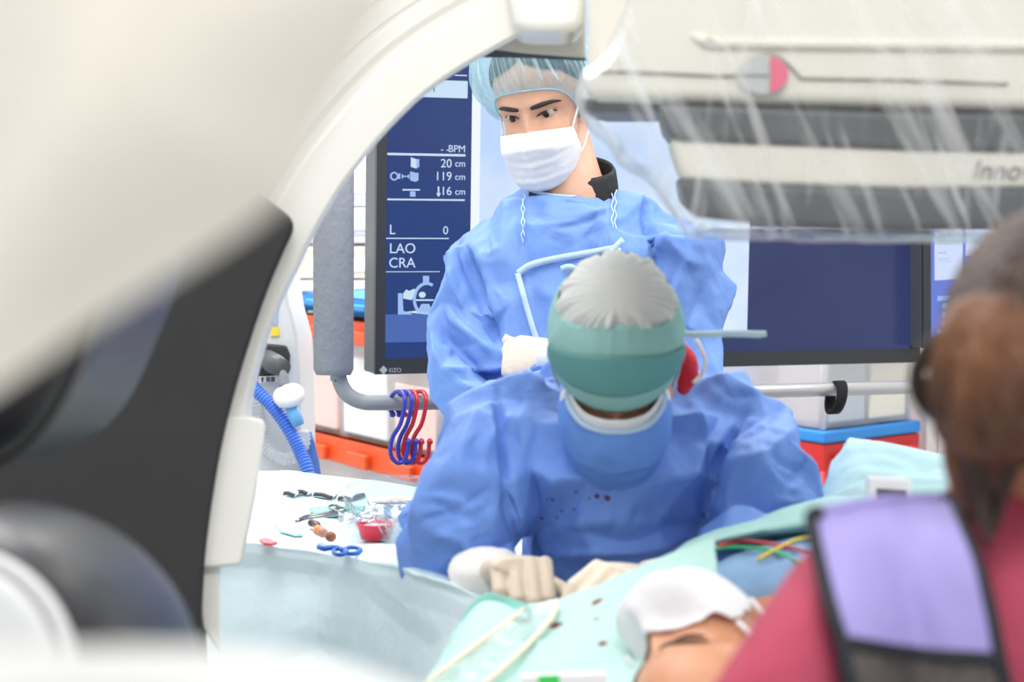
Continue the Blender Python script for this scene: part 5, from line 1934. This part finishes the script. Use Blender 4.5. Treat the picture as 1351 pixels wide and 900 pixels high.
rv, rf = wrinkle(rv, rf, .0025, 8, seed=12)
rv, rf = facet((rv, rf), 420, 2, 2)
ob('side_drape', thicken((rv, rf), .0015), cloth_mat('mint pale drape', (184, 226, 220), thin=.2, rough=.8, bump=(30, .15)), None, label='long mint drape fold between the bent person and the lying patient', cat='drape')
# electrode leads
for nm, pts, rgb, lb in (
    ('lead_wire', [(948, 720), (975, 714), (1005, 716), (1040, 722), (1090, 735)], (196, 62, 70), 'thin red lead wire over the lying patient'),
    ('lead_wire', [(944, 724), (970, 722), (1000, 724), (1022, 728), (1060, 745)], (60, 176, 110), 'thin green lead wire over the lying patient'),
    ('lead_wire', [(1000, 738), (1018, 728), (1034, 720), (1052, 712), (1090, 705)], (232, 206, 72), 'thin yellow lead wire over the lying patient'),
):
    q = surf_pts(pgv, pts, .010, 12)
    q = np.array([P(a, b, min(2.36, np.linalg.norm((c - EYE) @ FWD))) for (a, b), c in zip(pts, q)])
    ob(nm, tube(q, .0023, 8, k=6), mat('lead %d' % rgb[0], rgb, .4), None, label=lb, cat='wire', group='electrode leads on the patient')

# small white unit with dark screen standing behind the shoulder
un = thing('handheld_unit', P(1175, 690, 2.27), 'small white unit with a dark screen just above the purple shoulder panel', 'medical device')
mod_bevel(ob('housing', prism_px([(1147, 629), (1203, 632), (1206, 694), (1148, 694)], 2.25, 2.28), mat('unit white plastic', (244, 245, 247), .4), un, sharp=40), .004, 3)
ob('screen', prism_px([(1157, 645), (1196, 647), (1197, 684), (1158, 684)], 2.246, 2.252), mat('unit dark screen', (52, 54, 56), .2), un, smooth=False)
# ================================================================ person in the foreground, right
nur = thing('person', (P(1300, 800, 1.42)[0], P(1300, 800, 1.42)[1], 0), 'person at right seen from behind, brown tied hair, maroon scrub top with purple panel', 'person')
R4 = head_R(-140, 12, -4)
C4 = P(1432, 528, 1.40)


def h4(geo):
    return xf(geo, R4, C4)


fg4 = face_geo(.3, ears=True)
xn, yn = P(1300, 800, 1.42)[:2]
nk4 = [C4 + R4 @ np.array([0, -.03, -.02]), P(1410, 625, 1.41), P(1400, 660, 1.42), P(1385, 700, 1.44)]
tb4 = loft([ringpx(1320, 1440, 650, 1.44, .1), ringpx(1170, 1560, 690, 1.45, .14), ringpx(1150, 1580, 800, 1.45, .16), ringpx(1160, 1570, 1100, 1.46, .16), ringpx(1130, 1600, 1500, 1.46, .2)])
ob('body', join(*[h4(g) for g in fg4], tube(nk4, [.05, .05, .053, .08], 20, k=4), tb4, *body_lower(xn + .03, yn, .75)), SKINT, nur)
HB = mat('brown hair', (78, 50, 36), .45, bump=(160, .9, (1, 1, .1)), var=(14, (42, 26, 19)))
HB2 = mat('lighter brown hair', (132, 86, 56), .45, bump=(160, .9, (1, 1, .15)), var=(14, (62, 38, 26)))
hv, hf = cap_shell(lambda a: 40 if abs(a) < 40 else 40 - 78 * min(1, (abs(a) - 40) / 55), .012, nu=36, nv=160, pleats=46, amp=.005, pw=.2, low=.006)
ob('hair', h4((hv, hf)), HB, nur)
# low bun with twisted strands, and loose ends
bc = P(1312, 500, 1.325)
rg = []
for i, t in enumerate(np.linspace(0, 1, 30)):
    a = t * PI
    r_ = .050 * math.sin(a) ** .7 + .001
    o_ = []
    for th in np.linspace(0, 2 * PI, 60, endpoint=False):
        rr = r_ * (1 + .07 * math.sin(7 * th + t * 9) + .04 * math.sin(17 * th - t * 14))
        o_.append(bc + RGT * (rr * math.cos(th) * .82) + FWD * (rr * math.sin(th) * .8) + UPV * (math.cos(a) * .058))
    rg.append(np.array(o_))
ob('hair_bun', loft(rg), HB2, nur)
ob('hair_tie', tube([bc + RGT * .048 * math.cos(a) + UPV * .036 * math.sin(a) + FWD * .02 for a in np.linspace(0, 2 * PI, 30)], .006, 10), mat('dark hair tie', (40, 26, 22), .7), nur)
tl = [[(1275, 540, 1.33), (1262, 600, 1.335), (1272, 650, 1.34), (1290, 690, 1.34)], [(1290, 545, 1.32), (1284, 610, 1.325), (1292, 660, 1.33), (1306, 720, 1.32)], [(1315, 550, 1.325), (1306, 600, 1.33), (1300, 640, 1.335), (1290, 665, 1.34)], [(1330, 545, 1.33), (1330, 600, 1.34), (1318, 650, 1.34), (1312, 700, 1.33)], [(1262, 500, 1.35), (1252, 560, 1.35), (1258, 610, 1.35), (1266, 650, 1.35)]]
for i, s_ in enumerate(tl):
    ob('loose_strand', tube([P(*q) for q in s_], [.013, .010, .0075, .003] if i < 4 else [.006, .005, .004, .002], 14, k=6, flat=.6), HB if i % 2 else HB2, nur)
# scrub top
SCR = cloth_mat('maroon scrub cloth', (178, 74, 96), thin=.05, rough=.85, bump=(60, .25))
ts = loft([oval(P(1372, 632, 1.43), RGT * .062, FWD * .055, 40), ringpx(1310, 1480, 660, 1.43, .11), ringpx(1150, 1590, 705, 1.43, .15), ringpx(1085, 1640, 755, 1.43, .20), ringpx(1075, 1640, 820, 1.43, .22), ringpx(1085, 1620, 950, 1.43, .22), ringpx(1085, 1620, 1200, 1.43, .23), ringpx(1060, 1640, 1500, 1.43, .25)])
a1 = tube([P(1172, 750, 1.42), P(1132, 772, 1.40), P(1094, 822, 1.37), P(1050, 890, 1.34), P(1005, 985, 1.32), P(960, 1060, 1.34)], [.036, .045, .050, .050, .052, .05], 28, k=4, round_ends=True)
a2 = tube([P(1560, 715, 1.42), P(1610, 760, 1.40), P(1650, 900, 1.38), P(1650, 1050, 1.36)], [.046, .052, .05, .05], 28, k=4, round_ends=True)
nv_, nf_ = fuse([ts, a1, a2], .008, 5)
nsm = nv_.copy()
nv_, nf_ = wrinkle(nv_, nf_, .005, 5, seed=21)
nv_, nf_ = facet((nv_, nf_), 1800, 2, 3)
scr = ob('scrub_top', (nv_, nf_), SCR, nur)
# forearm below the sleeve, out of the frame
ob('forearm_sleeve', tube([P(975, 1040, 1.34), P(930, 1090, 1.42), P(900, 1110, 1.5)], [.045, .04, .035], 20, k=3, round_ends=True), SCR, scr)
# purple panel with black binding, mesh below
L_ = np.array([(1078, 676), (1070, 684), (1076, 720), (1086, 762), (1099, 810), (1110, 846), (1121, 900), (1135, 960)], float)
R_ = np.array([(1252, 656), (1258, 664), (1274, 705), (1291, 752), (1306, 805), (1318, 868), (1330, 920), (1340, 980)], float)
grid = []
for i, (l, r) in enumerate(zip(L_, R_)):
    row = []
    for t in np.linspace(0, 1, 7):
        x, y = l + (r - l) * t
        y += (-5 if i < 2 else 4) * math.sin(t * PI)
        row.append((x, y))
    grid.append(row)
nq = proj(nsm)


def dep(x, y):
    m = (np.abs(nq[:, 0] - x) < 26) & (np.abs(nq[:, 1] - max(y, 735)) < 26)
    return np.percentile(nq[m, 2], 5) - .020 + .05 * max(0, (735 - y) / 80) ** 2


q3 = []
for i, row in enumerate(grid):
    pr = []
    for x, y in row:
        pr.append(P(x, y, dep(x, y)))
    q3.append(pr)
q3 = np.array(q3)
q3[1:, :, :] = (q3[1:] + np.roll(q3, 1, 1)[1:] * 0 + q3[1:] * 0)
back = np.array([P(x, y + 3, (q - EYE) @ FWD + .11) for (x, y), q in zip(grid[0], q3[0])])
PUR = cloth_mat('purple apron cloth', (158, 148, 206), thin=.0, rough=.55, bump=(14, .35))
MSH = mat('dark grey mesh', (112, 104, 100), .8, bump=(300, .8), var=(220, (78, 74, 74)))
BND = mat('black binding', (34, 37, 44), .7, bump=(120, .2))
pv, pf = sheet(np.concatenate([back[None], q3[:6]]), 8, 8)
pv[:, 1] += .003 * fbm(pv * 14, 2)
ap = thing('x', (0, 0, 0), 'x', 'x') if False else None
pan_ = ob('apron_panel', thicken((pv, pf), .004), PUR, nur)
gv_, gf_ = sheet(q3[5:], 8, 8)
ob('mesh_panel', thicken((gv_, gf_), .003), MSH, pan_)
for pts in (np.vstack([back[:1], q3[:, 0]]), np.vstack([back[-1:], q3[:, -1]]), q3[5]):
    w_ = .0115
    rr = cat_path(pts, 6)
    ob('binding', tube(rr - FWD * .001, .0062, 10, flat=.8), BND, pan_)
# ================================================================ storage, ventilator and cabinets at the back
CLEARB = film_mat('clear bin plastic', haze=.5, gloss=.18, rough=.25, body=(252, 248, 247))
ORG_ = mat('orange bin plastic', (236, 92, 40), .45)
BLUL = mat('blue bin plastic', (52, 140, 216), .4)
REDB = mat('red bin plastic', (206, 48, 44), .45)


def rim_loop(poly, h, t, out):
    """frame with lip: polygon ring pushed outward"""
    c = poly.mean(0)
    o = c + (poly - c) * (1 + out)
    i = c + (poly - c) * .94
    n = len(poly)
    z = np.array([0, 0, h])
    V = np.vstack([o, i, o + z, i + z])
    F = []
    for k in range(n):
        j = (k + 1) % n
        F += [(k, j, j + 2 * n, k + 2 * n), (k + n, k + 3 * n, j + 3 * n, j + n), (k + 2 * n, j + 2 * n, j + 3 * n, k + 3 * n), (k, k + n, j + n, j)]
    return V, F


def storage_bin(A, B, depth, z0, z1, lid_h, lidm, label, group, lid_at_top=True, contents=None, bodym=None, side=1):
    """bin whose front face runs A to B on the floor plan"""
    A, B = np.array([*A, 0.]), np.array([*B, 0.])
    f = nrm(B - A)
    pz = np.array([-f[1], f[0], 0]) * side
    poly = np.array([A, B, B + pz * depth, A + pz * depth])
    t = thing('storage_bin', poly.mean(0) + [0, 0, z0], label, 'storage bin', group)
    c = poly.mean(0)
    lo = c + (poly - c) * .93
    zb = z1 - lid_h if lid_at_top else z1
    rings = []
    for s_, z in ((.93, z0), (1.0, zb)):
        rings.append(c + (poly - c) * s_ + [0, 0, z])
    ib = [c + (poly - c) * s_ * .985 + [0, 0, z] for s_, z in ((1.0, zb), (.93, z0 + .006))]
    v, fc = loft(rings + ib, cap=False)
    fc = fc + [(3, 2, 1, 0), tuple(len(v) - 4 + k for k in range(4))]
    ob('tub', (v, fc), bodym or CLEARB, t, smooth=False)
    # corner ribs
    for k in range(4):
        q = rings[0][k]
        ob('corner_rib', tube([q, rings[1][k]], .010, 8), bodym or CLEARB, t)
    if lid_at_top:
        v, fc = rim_loop(poly + [0, 0, zb], lid_h, .01, .035)
        n = 4
        fc = fc + [(2 * n, 2 * n + 1, 2 * n + 2, 2 * n + 3)]
        o = ob('lid', (v, fc), lidm, t, smooth=False)
        mod_bevel(o, .004, 2)
        # clip handles on the front edge
        for s_ in (.2, .5, .8):
            q = A + (B - A) * s_ + [0, 0, zb + lid_h * .35] - pz * .022
            mod_bevel(ob('clip', box(q, (.10, .014, lid_h * .55), np.stack([f, pz, [0, 0, 1]], 1)), lidm, o, smooth=False), .004, 2)
    if contents:
        for (u0, u1, v0, h, m) in contents:
            q = A + (B - A) * ((u0 + u1) / 2) + pz * depth * v0 + [0, 0, z0 + .012 + h / 2]
            mod_bevel(ob('contents', box(q, (np.linalg.norm(B - A) * (u1 - u0) * .9, depth * .35, h), np.stack([f, pz, [0, 0, 1]], 1)), m, t, smooth=False), .006, 2)
    return t


PINK = mat('pale pink packs', (246, 206, 198), .7)
WHP = mat('white packs', (240, 240, 240), .7)
ORP = mat('pale orange packs', (246, 176, 150), .7)
A_, B_ = (-.560, 5.18), (-.165, 4.58)
gL = 'bins with orange lids at left'
storage_bin(A_, B_, .42, .47, .85, .065, ORG_, 'clear bin with an orange lid, lower of the left stack behind the instrument table', gL, contents=[(.03, .48, .18, .2, WHP), (.5, .98, .18, .22, PINK)])
storage_bin(A_, B_, .42, .852, 1.15, .06, ORG_, 'clear bin with an orange lid, upper of the left stack, behind the foam sleeve', gL, contents=[(.02, .3, .18, .18, PINK), (.32, .66, .18, .2, WHP), (.68, .98, .18, .15, PINK)])
storage_bin(A_, B_, .42, .002, .465, .06, ORG_, 'clear bin with an orange lid at the very bottom of the left stack', gL)
storage_bin(A_, B_, .42, 1.158, 1.205, .03, BLUL, 'flat blue lidded tray on top of the left bin stack', 'trays', bodym=BLUL)
# rack with boxes seen between the foam sleeve and the display
rk = thing('shelf_rack', (P(470, 400, 5.3)[0] - .0, P(470, 400, 5.3)[1], 0), 'white shelf rack with boxes seen between the foam sleeve and the display', 'shelf')
WHM = mat('white rack metal', (238, 238, 238), .5)
xr, yr = P(490, 400, 5.75)[0], 5.8
for z in (.35, 1.2, 1.62, 2.0):
    ob('shelf_board', box((xr, yr, z), (.9, .42, .02)), WHM, rk, smooth=False)
for sx in (-1, 1):
    for sy in (-1, 1):
        ob('upright', box((xr + sx * .44, yr + sy * .2, 1.05), (.025, .025, 2.1)), WHM, rk, smooth=False)
for k, (z0, h, m, nm) in enumerate(((1.211, .10, mat('beige grey box', (196, 194, 184), .7), 'beige grey box on the rack, lowest seen beside the display'), (1.33, .09, mat('grey drawer box', (206, 208, 214), .5), 'light grey drawer box on the rack beside the display'), (1.43, .10, mat('pale drawer box', (222, 222, 226), .5), 'pale drawer box on the rack, just under the blue box'), (1.631, .10, BLUL, 'blue box on the rack, highest seen beside the display'))):
    t = thing('storage_box', (xr + .03, yr - .04, z0), nm, 'box', 'boxes on the rack')
    mod_bevel(ob('box', box((xr + .03, yr - .04, z0 + h / 2), (.5, .3, h - .01)), m, t, smooth=False), .006, 2)
    ob('label_strip', box((xr - .08, yr - .192, z0 + h * .45), (.16, .004, h * .35)), WHP, t, smooth=False)

# right stack
C_ = np.array([.826, 5.23])
D_ = np.array([1.115, 5.46])
LBL = mat('blue folders', (120, 150, 214), .6)
GRY = mat('grey packs', (198, 202, 208), .7)
WPK = mat('beige packs', (236, 230, 214), .7)
gR = 'bins of the right stack'
storage_bin(C_, D_, .52, .835, 1.16, .03, BLUL, 'tall clear bin under the right part of the display', gR, contents=[(.05, .5, .2, .24, GRY), (.5, .95, .2, .25, WPK), (.05, .95, .7, .26, LBL)])
bt = thing('blue_tray', (.9, 5.5, .80), 'blue tray rim under the tall clear bin at right', 'tray')
f_ = nrm(np.array([*(D_ - C_), 0]))
pz_ = np.array([-f_[1], f_[0], 0])
pl_ = np.array([[*C_, .80], [*D_, .80], np.array([*D_, .80]) + pz_ * .52, np.array([*C_, .80]) + pz_ * .52])
v, fc = rim_loop(pl_, .032, .01, .05)
mod_bevel(ob('rim', (v, fc), BLUL, bt, smooth=False), .006, 2)
ob('floor_panel', box(pl_.mean(0) + [0, 0, .006], (.34, .5, .012), np.stack([f_, pz_, [0, 0, 1]], 1)), BLUL, bt, smooth=False)
storage_bin(C_, D_, .52, .40, .797, .07, REDB, 'red bin beneath the blue tray at right', gR, bodym=REDB)
storage_bin(C_, D_, .52, .0, .395, .06, REDB, 'red bin standing on the floor at right, under the other red bin', gR, bodym=REDB)
# cabinet further right
cb = thing('supply_cabinet', (1.55, 5.6, 0), 'white and beige supply cabinet behind the brown-haired person', 'cabinet')
mod_bevel(ob('carcass', box((1.52, 5.75, .44), (.75, .55, .88)), mat('cabinet white', (238, 236, 230), .5), cb, smooth=False), .008, 2)
mod_bevel(ob('worktop', box((1.52, 5.74, .90), (.80, .62, .04)), mat('cabinet beige top', (214, 204, 184), .5), cb, smooth=False), .006, 2)
for k in range(3):
    d_ = ob('drawer', box((1.52, 5.465, .18 + k * .26), (.68, .02, .23)), mat('cabinet drawer', (228, 224, 216), .5), cb, smooth=False)
    ob('handle', tube([(1.42, 5.44, .24 + k * .26), (1.62, 5.44, .24 + k * .26)], .007, 8), STEEL, d_)
mod_bevel(ob('beige_carton', box((1.36, 5.6, 1.0), (.28, .3, .15)), mat('beige carton', (206, 196, 178), .7), None, smooth=False, label='beige carton on the supply cabinet, below the right monitor', cat='carton'), .004, 2)

# ventilator
ve = thing('ventilator', (P(340, 500, 4.05)[0], P(340, 500, 4.05)[1], 0), 'light grey ventilator with black connector behind the curved ring', 'medical device')
VG = mat('ventilator grey', (222, 224, 222), .45)
VB = mat('ventilator black', (56, 57, 60), .5)
g = prism_px([(250, 330), (372, 338), (381, 400), (392, 440), (396, 500), (398, 700), (250, 700)], 4.0, 4.3)
mod_bevel(ob('housing', g, VG, ve, sharp=40), .008, 3)
ob('column', box((P(330, 500, 4.15)[0], P(330, 500, 4.15)[1], .40), (.22, .22, .74)), VG, ve, smooth=False)
ob('base', box((P(330, 500, 4.15)[0], P(330, 500, 4.15)[1], .045), (.42, .42, .09)), VB, ve, smooth=False)
mod_bevel(ob('recess_panel', prism_px([(330, 458), (350, 453), (377, 456), (382, 468), (380, 492), (366, 497), (330, 496)], 3.985, 4.01), VB, ve, sharp=40), .004, 2)
ob('port', tube([P(352, 474, 3.98), P(362, 480, 3.94), P(372, 485, 3.90)], [.020, .021, .018], 20), mat('port dark grey', (84, 86, 88), .45), ve)
ob('elbow', tube([P(368, 484, 3.915), P(373, 497, 3.91), P(375, 508, 3.91)], [.013, .012, .011], 14, k=3), mat('elbow grey', (148, 150, 152), .4), ve)
ob('marking', prism_px([(342, 497), (365, 495.5), (366, 504), (342, 505)], 3.98, 3.986), WHP, ve, smooth=False)
ob('arrow_mark', prism_px([(345, 504), (347, 504), (347, 500), (348.5, 500), (346, 497.5), (343.5, 500), (345, 500)], 3.978, 3.981), VB, ve, smooth=False)
for x in (351, 357.5):
    ob('character_mark', join(*[prism_px([(x + a, y), (x + b_, y), (x + b_, y + .9), (x + a, y + .9)], 3.978, 3.981) for a, b_, y in ((0, 5, 498), (0, 5, 500.2), (0, 5, 502.4))], *[prism_px([(x + a, 497.6), (x + a + .9, 497.6), (x + a + .9, 503.6), (x + a, 503.6)], 3.978, 3.981) for a in (.6, 3.4)]), VB, ve, smooth=False)
ob('yellow_label', prism_px([(356, 432), (367, 431.5), (368, 443), (357, 444)], 3.994, 4.0), mat('yellow label', (246, 214, 60), .6), ve, smooth=False)
ob('blue_label', prism_px([(357, 408), (366, 407), (366, 428), (358, 428)], 3.994, 4.0), mat('pale blue label', (150, 190, 222), .6), ve, smooth=False)
# filter disc and hoses
WHPL = mat('filter white', (240, 240, 242), .4)
fc_ = P(381, 522, 3.90)
fax = nrm(UPV * .75 + RGT * -.12 - FWD * .5)
ft = thing('breathing_filter', fc_, 'round white breathing filter hanging from the ventilator port', 'filter')
ob('disc', lathe(fc_, fax, [(-.022, .008), (-.016, .016), (-.010, .028), (-.003, .031), (.003, .031), (.010, .028), (.016, .016), (.022, .008)], 32), WHPL, ft)
ob('coupling', tube([P(384, 536, 3.90), P(390, 552, 3.90), P(394, 562, 3.90)], [.0125, .0135, .012], 18), mat('blue coupling', (112, 178, 232), .35), ft)


def hose(name, pts, r, m, label, pitch=.0065):
    p = cat_path(np.array(pts, float), 30)
    L = np.concatenate([[0], np.cumsum(np.linalg.norm(np.diff(p, axis=0), axis=1))])
    n = int(L[-1] / pitch * 6)
    s = np.linspace(0, L[-1], n)
    q = np.stack([np.interp(s, L, p[:, k]) for k in range(3)], 1)
    rr = r * (1 + .13 * np.sin(2 * PI * s / pitch))
    return ob(name, tube(q, rr, 16), m, None, label=label, cat='hose', group='corrugated breathing hoses')


hose('breathing_hose', [P(326, 500, 3.94), P(338, 515, 3.93), P(358, 535, 3.92), P(378, 562, 3.91), P(394, 592, 3.90), P(408, 630, 3.88), P(415, 700, 3.88)], .0125, mat('blue hose', (78, 130, 226), .35, coat=.3), 'blue corrugated hose running down from the ventilator')
hose('breathing_hose', [P(334, 512, 4.0), P(340, 545, 3.99), P(345, 578, 3.98), P(358, 598, 3.97), P(376, 606, 3.96), P(392, 600, 3.95), P(401, 585, 3.94), P(400, 568, 3.93)], .0115, film_mat('clear hose', haze=.5, gloss=.35, rough=.15), 'clear corrugated hose looping beside the blue hose', .0075)
mod_bevel(ob('gas_unit', prism_px([(318, 545), (372, 542), (382, 585), (370, 596), (318, 600)], 4.02, 4.2), VB, ve, sharp=40), .006, 2)
BAG = cloth_mat('blue breathing bag', (104, 142, 206), thin=.1, bump=(30, .3))
ob('breathing_bag', loft([oval(P(x, y, 3.97), RGT * w_, FWD * w_ * .8, 20) for x, y, w_ in ((407, 570, .006), (409, 585, .010), (410, 605, .016), (411, 630, .02), (411, 655, .014))]), BAG, None, label='small blue bag hanging right of the corrugated hoses', cat='bag')
